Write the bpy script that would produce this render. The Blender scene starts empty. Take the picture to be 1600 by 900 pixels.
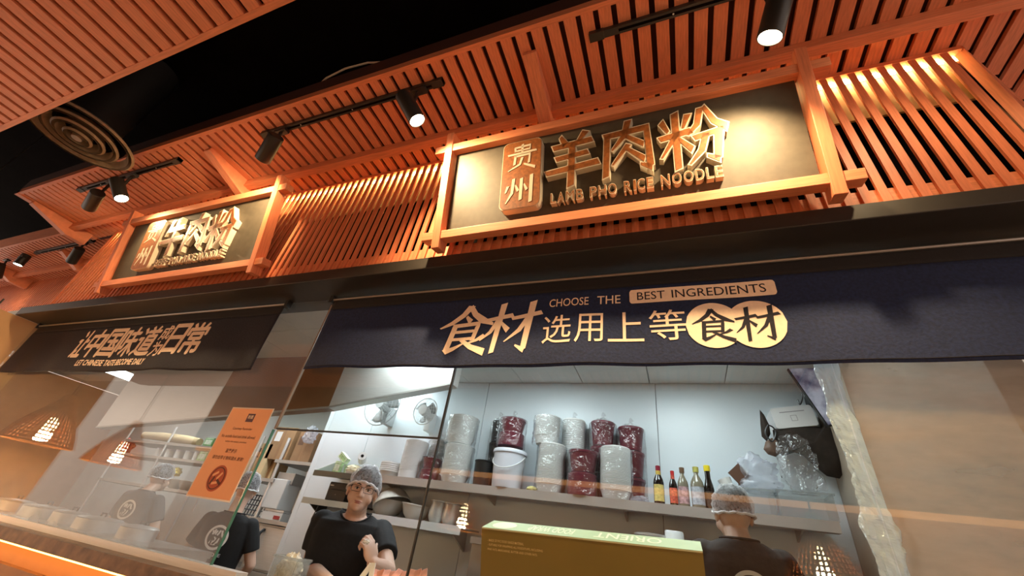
import bpy, bmesh, math, random
from mathutils import Vector, Matrix, noise
random.seed(7)
S = bpy.context.scene
COL = S.collection
PI = math.pi
# ------------------------------------------------------------------ camera, world, exposure
# world frame: X along the shop front, Y into the kitchen, Z up; the camera's eye is the origin, the floor is at FLOOR
FLOOR = -1.42
F_PX = 625.89
def rot_cam(a, b, c):
    return Matrix.Rotation(b, 3, 'Z') @ Matrix.Rotation(a, 3, 'X') @ Matrix.Rotation(c, 3, 'Z')
RC = rot_cam(2.16121938, 0.43663402, 0.16921919)
cam = bpy.data.objects.new('camera', bpy.data.cameras.new('camera'))
cam.data.sensor_width = 36.0
cam.data.lens = F_PX / 1600 * 36
cam.data.clip_start = 0.02
cam.matrix_world = RC.to_4x4()
COL.objects.link(cam)
S.camera = cam
def ray(x, y):
    return RC @ Vector((x - 800, 450 - y, -F_PX))
def at(x, y, Y):                      # point on the plane at depth Y seen at a place of the photograph
    d = ray(x, y); return d * (Y / d.y)
def atz(x, y, Z):
    d = ray(x, y); return d * (Z / d.z)

W = bpy.data.worlds.new('world'); S.world = W; W.use_nodes = True
W.node_tree.nodes['Background'].inputs[0].default_value = (1.0, 0.80, 0.66, 1)
W.node_tree.nodes['Background'].inputs[1].default_value = 1.25
S.view_settings.view_transform = 'Standard'
S.view_settings.look = 'None'
S.view_settings.gamma = 1
S.view_settings.use_curve_mapping = False
S.view_settings.exposure = 0.45
S.cycles.max_bounces = 8
S.cycles.transparent_max_bounces = 24
S.cycles.sample_clamp_indirect = 4.0
S.cycles.caustics_reflective = False
S.cycles.caustics_refractive = False

# ------------------------------------------------------------------ materials
def nodes(m):
    m.use_nodes = True
    return m.node_tree.nodes, m.node_tree.links, m.node_tree.nodes['Principled BSDF']
MATS = {}
def mat(name, col, rough=0.5, metal=0.0, var=0.0, scale=8.0, stretch=(1, 1, 1), bump=0.0, emit=None, estr=0.0,
        trans=0.0, alpha=1.0, spec=0.5, coat=0.0, sub=0.0):
    if name in MATS: return MATS[name]
    m = bpy.data.materials.new(name); N, L, B = nodes(m)
    B.inputs['Base Color'].default_value = (*col, 1)
    B.inputs['Roughness'].default_value = rough
    B.inputs['Metallic'].default_value = metal
    B.inputs['Alpha'].default_value = alpha
    B.inputs['Specular IOR Level'].default_value = spec
    B.inputs['Coat Weight'].default_value = coat
    B.inputs['Transmission Weight'].default_value = trans
    if emit:
        B.inputs['Emission Color'].default_value = (*emit, 1)
        B.inputs['Emission Strength'].default_value = estr
    tc = N.new('ShaderNodeTexCoord'); mp = N.new('ShaderNodeMapping'); ns = N.new('ShaderNodeTexNoise')
    mp.inputs['Scale'].default_value = stretch
    ns.inputs['Scale'].default_value = scale; ns.inputs['Detail'].default_value = 5
    L.new(tc.outputs['Object'], mp.inputs['Vector']); L.new(mp.outputs[0], ns.inputs['Vector'])
    if var > 0:
        mr = N.new('ShaderNodeMapRange'); mr.inputs[3].default_value = 1 - var; mr.inputs[4].default_value = 1 + var
        mr.inputs[1].default_value = 0.3; mr.inputs[2].default_value = 0.7
        L.new(ns.outputs['Fac'], mr.inputs[0])
        mx = N.new('ShaderNodeVectorMath'); mx.operation = 'SCALE'
        mx.inputs[0].default_value = col
        L.new(mr.outputs[0], mx.inputs['Scale'])
        L.new(mx.outputs[0], B.inputs['Base Color'])
    if bump > 0:
        bp = N.new('ShaderNodeBump'); bp.inputs['Strength'].default_value = bump; bp.inputs['Distance'].default_value = 0.01
        L.new(ns.outputs['Fac'], bp.inputs['Height']); L.new(bp.outputs[0], B.inputs['Normal'])
    MATS[name] = m
    return m
WOOD = mat('cedar_wood', (0.66, 0.225, 0.110), 0.5, var=0.16, scale=14, stretch=(9, 1, 1))
WOODX = mat('cedar_wood_long', (0.66, 0.225, 0.105), 0.5, var=0.16, scale=14, stretch=(0.6, 9, 9))
WOODZ = mat('cedar_wood_upright', (0.60, 0.18, 0.080), 0.5, var=0.16, scale=14, stretch=(9, 9, 0.6))
MAROON = mat('maroon_backing', (0.055, 0.008, 0.003), 0.8, var=0.1)
BLACKC = mat('black_ceiling_paint', (0.004, 0.003, 0.003), 0.95, var=0.3, scale=5, spec=0.03)
BLACKM = mat('black_metal', (0.018, 0.016, 0.015), 0.42, spec=0.4, var=0.1)
FASCIA = mat('dark_bronze_metal', (0.022, 0.018, 0.015), 0.45, metal=0.0, var=0.12, scale=30)
PANEL = mat('charcoal_panel', (0.062, 0.051, 0.037), 0.6, spec=0.25, var=0.12, scale=25)
COPPER = mat('rust_brown_face', (0.20, 0.064, 0.016), 0.42, var=0.35, scale=60)
CREAM = mat('pale_metal_edge', (0.72, 0.62, 0.48), 0.35, metal=0.35, var=0.05)
NAVY = mat('navy_linen', (0.008, 0.017, 0.062), 0.9, var=0.3, scale=90, bump=0.25)
NAVYD = mat('dark_linen', (0.010, 0.009, 0.019), 0.9, var=0.3, scale=90, bump=0.25)
HEM = mat('black_linen_band', (0.010, 0.008, 0.009), 0.9, var=0.2, scale=90)
PRINT = mat('cream_print', (0.88, 0.69, 0.53), 0.8, var=0.05, scale=60)
STEEL = mat('brushed_steel', (0.60, 0.59, 0.57), 0.42, metal=0.6, var=0.06, scale=6, stretch=(1, 30, 30))
STEELD = mat('worn_steel', (0.40, 0.38, 0.35), 0.42, metal=0.7, var=0.1, scale=6)
WHITEW = mat('white_wall_panel', (0.74, 0.81, 0.86), 0.35, var=0.02, scale=2)
TAN = mat('tan_plaster', (0.55, 0.33, 0.16), 0.7, var=0.05, scale=4, bump=0.05)
BROWNW = mat('brown_laminate', (0.30, 0.16, 0.09), 0.6, var=0.15, scale=6)
STONE = mat('brown_stone', (0.13, 0.075, 0.042), 0.5, var=0.5, scale=18, bump=0.1)
DARKGREY = mat('dark_grey_tile', (0.05, 0.045, 0.042), 0.6, var=0.2)
WHITEP = mat('white_plastic', (0.80, 0.80, 0.80), 0.4)
MAROONP = mat('burgundy_plastic', (0.13, 0.008, 0.022), 0.28, var=0.1)
BLACKP = mat('black_plastic', (0.015, 0.015, 0.016), 0.35)
TILEC = mat('ceiling_tile_white', (0.72, 0.74, 0.72), 0.7, var=0.03)

def emis(name, col, s):
    if name in MATS: return MATS[name]
    m = bpy.data.materials.new(name); m.use_nodes = True; N = m.node_tree.nodes; L = m.node_tree.links
    N.remove(N['Principled BSDF']); e = N.new('ShaderNodeEmission')
    e.inputs[0].default_value = (*col, 1); e.inputs[1].default_value = s
    L.new(e.outputs[0], N['Material Output'].inputs[0]); MATS[name] = m
    return m
def glass_mat(name, tint, refl=1.0, haze=0.0, hazecol=(0.7, 0.7, 0.7), rough=0.0, ior=1.5, pattern=None, crinkle=0.0, fog=None):
    # clear sheet: see-through, mirror-like by Fresnel, with an optional film of dust or fog that scatters light
    m = bpy.data.materials.new(name); m.use_nodes = True; N = m.node_tree.nodes; L = m.node_tree.links
    N.remove(N['Principled BSDF']); out = N['Material Output']
    t = N.new('ShaderNodeBsdfTransparent'); t.inputs[0].default_value = (*tint, 1)
    g = N.new('ShaderNodeBsdfGlossy'); g.inputs['Roughness'].default_value = rough
    if crinkle > 0:
        ctc = N.new('ShaderNodeTexCoord'); cn = N.new('ShaderNodeTexNoise'); cn.inputs['Scale'].default_value = 8; cn.inputs['Detail'].default_value = 3; cn.inputs['Distortion'].default_value = 2.0
        cb_ = N.new('ShaderNodeBump'); cb_.inputs['Strength'].default_value = crinkle; cb_.inputs['Distance'].default_value = 0.03
        L.new(ctc.outputs['Object'], cn.inputs[0]); L.new(cn.outputs['Fac'], cb_.inputs['Height']); L.new(cb_.outputs[0], g.inputs['Normal'])
    fr = N.new('ShaderNodeLayerWeight'); fr.inputs[0].default_value = 0.5
    pw = N.new('ShaderNodeMath'); pw.operation = 'POWER'; pw.inputs[1].default_value = 5; L.new(fr.outputs['Facing'], pw.inputs[0])
    mu = N.new('ShaderNodeMath'); mu.operation = 'MULTIPLY_ADD'; mu.inputs[1].default_value = 0.9 * refl; mu.inputs[2].default_value = 0.045 * refl
    L.new(pw.outputs[0], mu.inputs[0])
    mx = N.new('ShaderNodeMixShader'); L.new(mu.outputs[0], mx.inputs[0]); L.new(t.outputs[0], mx.inputs[1]); L.new(g.outputs[0], mx.inputs[2])
    last = mx
    if haze > 0:
        d = N.new('ShaderNodeBsdfDiffuse'); d.inputs[0].default_value = (*hazecol, 1)
        tl = N.new('ShaderNodeBsdfTranslucent'); tl.inputs[0].default_value = (*hazecol, 1)
        dm = N.new('ShaderNodeMixShader'); dm.inputs[0].default_value = 0.5
        L.new(d.outputs[0], dm.inputs[1]); L.new(tl.outputs[0], dm.inputs[2])
        m2 = N.new('ShaderNodeMixShader'); m2.inputs[0].default_value = haze
        if pattern:
            tc = N.new('ShaderNodeTexCoord'); mp = N.new('ShaderNodeMapping'); mp.inputs['Scale'].default_value = pattern
            ns = N.new('ShaderNodeTexNoise'); ns.inputs['Scale'].default_value = 3; ns.inputs['Detail'].default_value = 6
            mr = N.new('ShaderNodeMapRange'); mr.inputs[1].default_value = 0.3; mr.inputs[2].default_value = 0.75
            mr.inputs[3].default_value = haze * 0.5; mr.inputs[4].default_value = haze * 1.6
            L.new(tc.outputs['Object'], mp.inputs[0]); L.new(mp.outputs[0], ns.inputs[0]); L.new(ns.outputs['Fac'], mr.inputs[0]); L.new(mr.outputs[0], m2.inputs[0])
            if fog:                      # condensation settled on the lower part of the sheet
                sp = N.new('ShaderNodeSeparateXYZ'); L.new(tc.outputs['Object'], sp.inputs[0])
                fz = N.new('ShaderNodeMapRange'); fz.inputs[1].default_value = fog[0]; fz.inputs[2].default_value = fog[1]; fz.inputs[3].default_value = fog[2]; fz.inputs[4].default_value = 1.0
                L.new(sp.outputs['Z'], fz.inputs[0]); fm = N.new('ShaderNodeMath'); fm.operation = 'MULTIPLY'
                L.new(fz.outputs[0], fm.inputs[0]); L.new(mr.outputs[0], fm.inputs[1]); L.new(fm.outputs[0], m2.inputs[0])
        L.new(mx.outputs[0], m2.inputs[1]); L.new(dm.outputs[0], m2.inputs[2]); last = m2
    L.new(last.outputs[0], out.inputs[0]); MATS[name] = m
    return m
GLASS = glass_mat('clear_glass', (0.94, 0.975, 0.96), 0.85)
GLASSD = glass_mat('steamed_glass', (0.95, 0.96, 0.95), 1.0, 0.03, (0.8, 0.77, 0.73), pattern=(1, 1, 1), fog=(-0.2, 0.10, 8.0))
FILM = glass_mat('crinkled_clear_film', (0.975, 0.98, 0.985), 2.0, 0.015, (0.9, 0.92, 0.95), 0.08, crinkle=1.0)
FILMW = glass_mat('clouded_film', (0.9, 0.88, 0.86), 0.8, 0.6, (0.62, 0.44, 0.35), 0.3, pattern=(1, 1, 3))
FILMB = glass_mat('bunched_film', (0.9, 0.93, 0.97), 5.0, 0.55, (0.88, 0.94, 1.0), 0.12, crinkle=1.0)
NET = glass_mat('hair_net_gauze', (0.97, 0.97, 0.97), 0.3, 0.32, (0.9, 0.9, 0.92), 0.4, pattern=(30, 30, 30))

# ------------------------------------------------------------------ object helpers
def link(name, me, parent=None, loc=None):
    o = bpy.data.objects.new(name, me); COL.objects.link(o)
    if parent is not None: o.parent = parent
    if loc is not None: o.location = loc
    return o
def tag(o, label=None, cat=None, group=None, kind=None):
    if label: o['label'] = label
    if cat: o['category'] = cat
    if group: o['group'] = group
    if kind: o['kind'] = kind
    return o
def thing(name, label, cat, loc=(0, 0, 0), rz=0.0, group=None, rx=0.0):
    o = bpy.data.objects.new(name, None); COL.objects.link(o); o.empty_display_size = 0.05
    o.location = loc; o.rotation_euler = (rx, 0, rz)
    return tag(o, label, cat, group)
def dup(root, loc=None, rz=None, label=None, group=None):
    r = root.copy(); COL.objects.link(r)
    if loc is not None: r.location = loc
    if rz is not None: r.rotation_euler.z = rz
    if label: r['label'] = label
    if group: r['group'] = group
    for ch in list(root.children):
        c = ch.copy(); COL.objects.link(c); c.parent = r
        for g in list(ch.children):
            d = g.copy(); COL.objects.link(d); d.parent = c
    return r
class MB:
    """collects verts and faces of one mesh"""
    def __init__(s): s.v = []; s.f = []; s.mi = []; s.cur = 0
    def face(s, idx): s.f.append(idx); s.mi.append(s.cur)
    def box(s, x0, x1, y0, y1, z0, z1, M=None):
        b = len(s.v)
        P = [(x0, y0, z0), (x1, y0, z0), (x1, y1, z0), (x0, y1, z0), (x0, y0, z1), (x1, y0, z1), (x1, y1, z1), (x0, y1, z1)]
        if M is not None: P = [tuple(M @ Vector(p)) for p in P]
        s.v += P
        for q in ((0, 3, 2, 1), (4, 5, 6, 7), (0, 1, 5, 4), (1, 2, 6, 5), (2, 3, 7, 6), (3, 0, 4, 7)): s.face(tuple(b + i for i in q))
        return s
    def prism(s, poly, d0, d1, M=None, axis='y'):
        # polygon in the x,z plane swept along y (or in x,y swept along z, or y,z along x)
        b = len(s.v); n = len(poly)
        for d in (d0, d1):
            for (p, q) in poly:
                c = {'y': (p, d, q), 'z': (p, q, d), 'x': (d, p, q)}[axis]
                s.v.append(tuple(M @ Vector(c)) if M is not None else c)
        s.face(tuple(b + i for i in range(n))); s.face(tuple(b + n + i for i in reversed(range(n))))
        for i in range(n):
            j = (i + 1) % n; s.face((b + i, b + n + i, b + n + j, b + j))
        return s
    def lathe(s, prof, n=24, c=(0, 0, 0), M=None, cap=True, flat=False):
        b = len(s.v); m = len(prof)
        for k in range(n):
            a = 2 * PI * k / n
            for (r, z) in prof:
                p = Vector((c[0] + r * math.cos(a), c[1] + r * math.sin(a), c[2] + z))
                s.v.append(tuple(M @ p) if M is not None else tuple(p))
        for k in range(n):
            k2 = (k + 1) % n
            for i in range(m - 1):
                s.face((b + k * m + i, b + k2 * m + i, b + k2 * m + i + 1, b + k * m + i + 1))
        if cap:
            s.face(tuple(b + k * m for k in reversed(range(n)))); s.face(tuple(b + k * m + m - 1 for k in range(n)))
        return s
    def tube(s, pts, r, n=8, cap=True):
        pts = [Vector(p) for p in pts]; b = len(s.v); m = len(pts)
        rr = r if isinstance(r, (list, tuple)) else [r] * m
        up = Vector((0, 0, 1)); prev = None
        for i, p in enumerate(pts):
            d = (pts[min(i + 1, m - 1)] - pts[max(i - 1, 0)]).normalized()
            if prev is None:
                u = d.cross(up if abs(d.z) < 0.9 else Vector((1, 0, 0))).normalized()
            else:
                u = (prev - d * prev.dot(d)).normalized()
            prev = u; w = d.cross(u)
            for k in range(n):
                a = 2 * PI * k / n
                s.v.append(tuple(p + (u * math.cos(a) + w * math.sin(a)) * rr[i]))
        for i in range(m - 1):
            for k in range(n):
                k2 = (k + 1) % n
                s.face((b + i * n + k, b + i * n + k2, b + (i + 1) * n + k2, b + (i + 1) * n + k))
        if cap:
            s.face(tuple(b + k for k in reversed(range(n)))); s.face(tuple(b + (m - 1) * n + k for k in range(n)))
        return s
    def grid(s, fn, nu, nv):
        b = len(s.v)
        for i in range(nu + 1):
            for j in range(nv + 1): s.v.append(tuple(fn(i / nu, j / nv)))
        for i in range(nu):
            for j in range(nv):
                a = b + i * (nv + 1) + j
                s.face((a, a + nv + 1, a + nv + 2, a + 1))
        return s
    def mesh(s, name, mats, smooth=False, origin=None):
        me = bpy.data.meshes.new(name)
        V = s.v if origin is None else [(x - origin[0], y - origin[1], z - origin[2]) for (x, y, z) in s.v]
        me.from_pydata(V, [], s.f)
        for m in (mats if isinstance(mats, (list, tuple)) else [mats]): me.materials.append(m)
        me.polygons.foreach_set('material_index', s.mi)
        me.update()
        bm = bmesh.new(); bm.from_mesh(me); bmesh.ops.recalc_face_normals(bm, faces=bm.faces); bm.to_mesh(me); bm.free()
        if smooth:
            me.polygons.foreach_set('use_smooth', [True] * len(me.polygons))
            try: me.set_sharp_from_angle(angle=math.radians(40))
            except Exception: pass
        return me
    def build(s, name, mats, parent=None, smooth=False, loc=None):
        return link(name, s.mesh(name, mats, smooth), parent, loc)
def bev(o, w=0.003, n=2):
    m = o.modifiers.new('bevel', 'BEVEL'); m.width = w; m.segments = n; m.limit_method = 'ANGLE'; m.angle_limit = 0.6
    return o
def bx(name, x0, x1, y0, y1, z0, z1, m, parent=None, bevel=0.0):
    o = MB().box(x0, x1, y0, y1, z0, z1).build(name, m, parent)
    if bevel: bev(o, bevel)
    return o
def struct(o): o['kind'] = 'structure'; return o
def look(d, up=(0, 0, 1)):            # matrix whose local +Z points along d
    d = Vector(d).normalized(); q = d.to_track_quat('Z', 'Y'); return q.to_matrix().to_4x4()

# ------------------------------------------------------------------ lettering
_txt = {}
def text_mesh(body, offset=0.0, extrude=0.0, res=3):
    key = (body, offset, extrude)
    if key in _txt: return _txt[key]
    c = bpy.data.curves.new('lettering', 'FONT'); c.body = body; c.size = 1; c.offset = offset; c.extrude = extrude; c.resolution_u = res
    o = bpy.data.objects.new('lettering', c); COL.objects.link(o)
    dg = bpy.context.evaluated_depsgraph_get()
    me = bpy.data.meshes.new_from_object(o.evaluated_get(dg))
    V = [tuple(v.co) for v in me.vertices]; Fc = [tuple(p.vertices) for p in me.polygons]
    bpy.data.objects.remove(o); bpy.data.curves.remove(c); bpy.data.meshes.remove(me)
    _txt[key] = (V, Fc)
    return V, Fc
def put_text(name, body, mp, w, h, m, parent, offset=0.0, extrude=0.0, shear=0.0, bold=0.0, fine=0.0):
    """lettering stretched into a w by h box; mp(u, v, d) maps the box (and the height d of the relief) to space"""
    V, Fc = text_mesh(body, offset, extrude)
    if not V: return None
    x0 = min(v[0] for v in V); x1 = max(v[0] for v in V); y0 = min(v[1] for v in V); y1 = max(v[1] for v in V)
    sx = w / (x1 - x0); sy = h / (y1 - y0)
    if fine > 0:                         # short edges so that the print follows folds
        bm = bmesh.new(); vs = [bm.verts.new((v[0] * sx, v[1] * sy, v[2])) for v in V]
        for f in Fc:
            try: bm.faces.new([vs[i] for i in f])
            except ValueError: pass
        for _ in range(5):
            lg = [e for e in bm.edges if e.calc_length() > fine]
            if not lg: break
            bmesh.ops.subdivide_edges(bm, edges=lg, cuts=1); bmesh.ops.triangulate(bm, faces=bm.faces[:])
        bm.verts.index_update()
        V = [(v.co.x / sx, v.co.y / sy, v.co.z) for v in bm.verts]; Fc = [tuple(v.index for v in f.verts) for f in bm.faces]; bm.free()
    P = [mp((v[0] - x0) * sx + shear * (v[1] - y0) * sy, (v[1] - y0) * sy, v[2]) for v in V]
    if bold > 0:                         # heavier weight: the same glyph laid over itself, shifted a little
        P = []; F2 = []
        for dx, dy in ((0, 0), (bold, 0), (-bold, 0), (0, bold), (0, -bold)):
            k = len(P); P += [mp((v[0] - x0) * sx + dx, (v[1] - y0) * sy + dy, v[2]) for v in V]
            F2 += [tuple(i + k for i in f) for f in Fc]
        Fc = F2
    me = bpy.data.meshes.new(name); me.from_pydata([tuple(p) for p in P], [], Fc); me.materials.append(m); me.update()
    return link(name, me, parent)
STROKES = {
 '食': [[(50,98,13),(40,80,11),(22,64,9),(2,53,3)],[(50,97,9),(62,80,10),(80,66,13),(100,57,5)],[(47,76,5),(57,65,10)],
        [(27,57,8),(74,60,8),(70,27,8)],[(32,44,6),(68,45,6)],[(32,29,6),(68,30,6)],[(30,58,10),(26,8,10)],[(25,4,11),(38,10,8),(54,20,3)],
        [(90,34,9),(78,26,6),(62,20,3)],[(48,28,6),(70,13,9),(96,2,13)]],
 '材': [[(2,64,7),(50,73,9)],[(30,98,11),(26,0,8)],[(27,66,9),(16,40,7),(0,24,2)],[(31,60,4),(46,43,10)],
        [(50,66,7),(99,75,9)],[(82,99,12),(78,6,9)],[(79,4,9),(64,13,3)],[(78,68,9),(66,42,8),(44,20,2)]],
 '羊': [[(28,97,6),(37,81,12)],[(76,99,12),(62,82,5)],[(14,77,10),(88,81,10)],[(20,54,9),(80,58,9)],[(1,29,9),(99,36,11)],[(51,80,12),(48,0,12)]],
 '牛': [[(30,97,12),(12,58,4)],[(22,71,10),(84,75,10)],[(1,38,9),(99,44,11)],[(53,99,12),(51,0,12)]],
 '肉': [[(13,77,11),(8,1,11)],[(8,77,10),(88,80,11),(91,8,12)],[(92,5,11),(74,13,4)],[(54,99,12),(46,72,10),(22,48,3)],[(50,70,7),(80,50,9)],
        [(52,53,9),(22,20,3)],[(50,46,6),(80,22,10)]],
 '粉': [[(5,85,10),(14,66,5)],[(47,90,10),(38,68,4)],[(1,55,9),(49,61,10)],[(27,97,11),(25,0,10)],[(25,56,9),(1,22,3)],[(30,50,5),(48,29,10)],
        [(67,97,10),(60,70,9),(45,54,3)],[(73,99,6),(86,70,10),(102,57,13)],[(54,47,9),(91,53,10),(84,8,10)],[(85,5,9),(70,13,4)],[(71,50,10),(62,24,9),(43,4,3)]],
 '贵': [[(26,92,7),(27,76,6)],[(26,91,7),(77,94,8),(74,76,6)],[(28,78,6),(74,79,6)],[(50,101,8),(50,66,7)],[(3,65,7),(97,69,8)],
        [(28,57,8),(26,24,8)],[(26,56,7),(76,58,8),(74,24,8)],[(51,48,8),(44,22,7),(6,2,3)],[(58,22,6),(94,3,10)]],
 '州': [[(9,67,9),(2,44,4)],[(27,93,10),(24,40,9),(5,4,3)],[(34,68,5),(43,46,9)],[(53,91,10),(52,12,10)],[(62,68,5),(71,46,9)],[(85,99,11),(84,0,11)]],
}
def brush(mb, ch, mp, grow=0.0, d0=0.0, d1=0.0):
    """brush strokes of one character in a unit box as solid strips between relief heights d0 and d1"""
    for st in STROKES[ch]:
        if d0 == d1:
            st = [tuple(a[i] + (b_[i] - a[i]) * k / 5 for i in range(3)) for a, b_ in zip(st[:-1], st[1:]) for k in range(5)] + [st[-1]]
        P = [Vector((a / 100, b / 100)) for a, b, w in st]; Wd = [(w / 100 + grow) / 2 for a, b, w in st]
        Lf = []; Rt = []; n = len(P)
        for i in range(n):
            t = (P[min(i + 1, n - 1)] - P[max(i - 1, 0)]).normalized(); nn = Vector((-t.y, t.x))
            e = Vector((0, 0))
            if i == 0: e = -t * (grow / 2 + Wd[i] * 0.25)
            if i == n - 1: e = t * (grow / 2 + Wd[i] * 0.25)
            k = 1.0
            if 0 < i < n - 1:
                t1 = (P[i] - P[i - 1]).normalized(); c = max(0.55, abs(nn.dot(Vector((-t1.y, t1.x))))); k = 1 / c
            sk = t * (Wd[i] * 0.35) if i in (0, n - 1) else Vector((0, 0))
            Lf.append(P[i] + nn * Wd[i] * k + e - sk); Rt.append(P[i] - nn * Wd[i] * k + e + sk)
        b = len(mb.v); loop = Lf + Rt[::-1]; m = len(loop)
        if d0 == d1:
            mb.v += [tuple(mp(p.x, p.y, d0)) for p in loop]
            for i in range(n - 1): mb.face((b + i, b + i + 1, b + m - 2 - i, b + m - 1 - i))
        else:
            for d in (d0, d1): mb.v += [tuple(mp(p.x, p.y, d)) for p in loop]
            for i in range(n - 1):
                mb.face((b + i, b + i + 1, b + m - 2 - i, b + m - 1 - i)); mb.face((b + m + i, b + m + m - 1 - i, b + m + m - 2 - i, b + m + i + 1))
            for i in range(m):
                j = (i + 1) % m; mb.face((b + i, b + j, b + m + j, b + m + i))
# ------------------------------------------------------------------ the building
H = 2.19                       # height of the slatted eave
G = 1.60                       # plane of the shop window
struct(bx('floor', -11, 5, -9, 6, FLOOR - 0.1, FLOOR, mat('hall_floor_tile', (0.30, 0.22, 0.15), 0.35, var=0.15, scale=3)))
struct(bx('ceiling', -12, 5, -9, 6, 2.95, 3.05, BLACKC))
# black wall above the eaves and behind the slat screen
struct(bx('wall_upper', -5.15, 1.30, 1.62, 1.72, 1.24, 2.95, BLACKC))
# bulkhead of the shop front: thin bronze face, flat underside
t1 = bx('trim_1', -5.60, 2.6, 1.40, 1.72, 1.215, 1.292, FASCIA); struct(t1); bev(t1, 0.004)

# --- slatted eave over the signs
eave = thing('slatted_eave', 'cedar slat eave with a pale front edge above the two shop signs', 'canopy', (-1.5, 1.1, H))
def eo(o): o.location = Vector(o.location) - Vector(eave.location); return o
slat_me = {}
def slat(name, w, l, t, m, parent, loc, key, rz=0.0):
    k = (round(w, 4), round(l, 4), round(t, 4), key)
    if k not in slat_me: slat_me[k] = MB().box(-w / 2, w / 2, 0, l, 0, t).mesh(name, m)
    o = link(name, slat_me[k], parent, loc)
    if rz: o.rotation_euler.z = rz
    return o
PITCH = 0.0838
x = -5.60; i = 0
while x < 2.7:
    l = 0.64 if x < 1.36 else min(0.64 + (x - 1.36), 1.6)
    slat('slat', 0.058, round(l, 2), 0.022, WOOD, eave, Vector((x, 0.805, H)) - eave.location, 'eave')
    x += PITCH
eo(MB().prism([(-5.66, 0.80), (2.75, 0.80), (2.75, 2.45), (2.35, 2.45), (1.36, 1.5), (-5.66, 1.5)], H + 0.040, H + 0.05, axis='z').build('backing_board', MAROON, eave))
eo(MB().box(-5.66, 2.75, 0.785, 0.810, H - 0.006, H + 0.05).build('fascia_board', WOODX, eave))
eo(MB().box(-5.66, 2.75, 0.787, 0.810, H + 0.05, H + 0.19).build('upper_fascia', mat('dark_stained_fascia', (0.05, 0.012, 0.006), 0.7, var=0.1), eave))
eo(MB().box(-5.66, -5.60, 0.785, 1.45, H - 0.01, H + 0.05).build('end_board', WOOD, eave))
b = eo(MB().box(-5.60, 2.75, 1.215, 1.268, H - 0.062, H - 0.001).build('purlin', WOODX, eave)); bev(b, 0.002)
for xb in (-5.60, -3.06, -0.55, 1.96):
    o = eo(MB().prism([(0.90, H - 0.001), (0.90, H - 0.03), (1.235, H - 0.13), (1.40, H - 0.13), (1.40, H - 0.001)], xb - 0.036, xb + 0.036, axis='x').build('bracket', WOOD, eave)); bev(o, 0.002)
# --- second slatted eave over the walkway, seen top left
eave2 = thing('slatted_eave', 'large cedar slat ceiling overhead in the top left corner', 'canopy', (-4, -0.3, 1.60))
z2 = 1.60; y2 = 0.246
x = -8.6
while x < 1.2:
    slat('slat', 0.062, 1.10, 0.022, WOOD, eave2, Vector((x, y2 - 0.022 - 1.10, z2)) - eave2.location, 'eave2'); x += 0.0880
def eo2(o): o.location = Vector(o.location) - Vector(eave2.location); return o
eo2(MB().box(-8.7, 1.3, -1.0, y2, z2 + 0.040, z2 + 0.05).build('backing_board', MAROON, eave2))
eo2(MB().box(-8.7, 1.3, y2 - 0.024, y2, z2 - 0.004, z2 + 0.06).build('fascia_board', WOODX, eave2))
# --- the neighbour's eave, set back, seen at the left edge
H3 = 2.31
eave3 = thing('slatted_eave', 'small set-back cedar slat eave at the left edge of the picture', 'canopy', (-7.5, 1.6, H3))
def eo3(o): o.location = Vector(o.location) - Vector(eave3.location); return o
x = -9.8
while x < -5.76:
    slat('slat', 0.058, 0.62, 0.022, WOOD, eave3, Vector((x, 1.385, H3)) - eave3.location, 'eave3'); x += PITCH
eo3(MB().box(-9.9, -5.70, 1.37, 2.6, H3 + 0.04, H3 + 0.05).build('backing_board', MAROON, eave3))
eo3(MB().box(-9.9, -5.70, 1.36, 1.385, H3 - 0.006, H3 + 0.05).build('fascia_board', WOODX, eave3))
eo3(MB().box(-9.9, -5.69, 1.36, 1.395, H3 + 0.05, H3 + 0.17).build('upper_fascia', WOODX, eave3))
eo3(MB().box(-5.74, -5.69, 1.36, 2.2, H3 - 0.01, H3 + 0.17).build('end_board', WOOD, eave3))
eo3(MB().box(-9.9, -5.74, 1.78, 1.83, H3 - 0.065, H3 - 0.001).build('purlin', WOODX, eave3))
for xb in (-6.72, -8.4):
    eo3(MB().prism([(1.57, H3 - 0.001), (1.57, H3 - 0.03), (1.80, H3 - 0.14), (1.98, H3 - 0.14), (1.98, H3 - 0.001)], xb - 0.036, xb + 0.036, axis='x').build('bracket', WOOD, eave3))
nb = thing('slat_screen', 'dark red slat screen under the set-back eave at far left', 'slat screen', (-7.6, 1.95, 1.3))
x = -9.9
while x < -5.8:
    k = ('nb',)
    if k not in slat_me: slat_me[k] = MB().box(-0.015, 0.015, 0, 0.03, 0, H3 - 1.32).mesh('slat', WOODZ)
    link('slat', slat_me[k], nb, Vector((x, 1.99, 1.32)) - nb.location); x += 0.06
o = MB().box(-9.9, -5.75, 2.05, 2.10, 1.24, H3).build('backing_board', MAROON, nb); o.location = -Vector(nb.location)
o = MB().box(-9.9, -5.75, 1.95, 1.98, 1.24, 1.33).build('bottom_rail', WOODX, nb); o.location = -Vector(nb.location)

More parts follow.
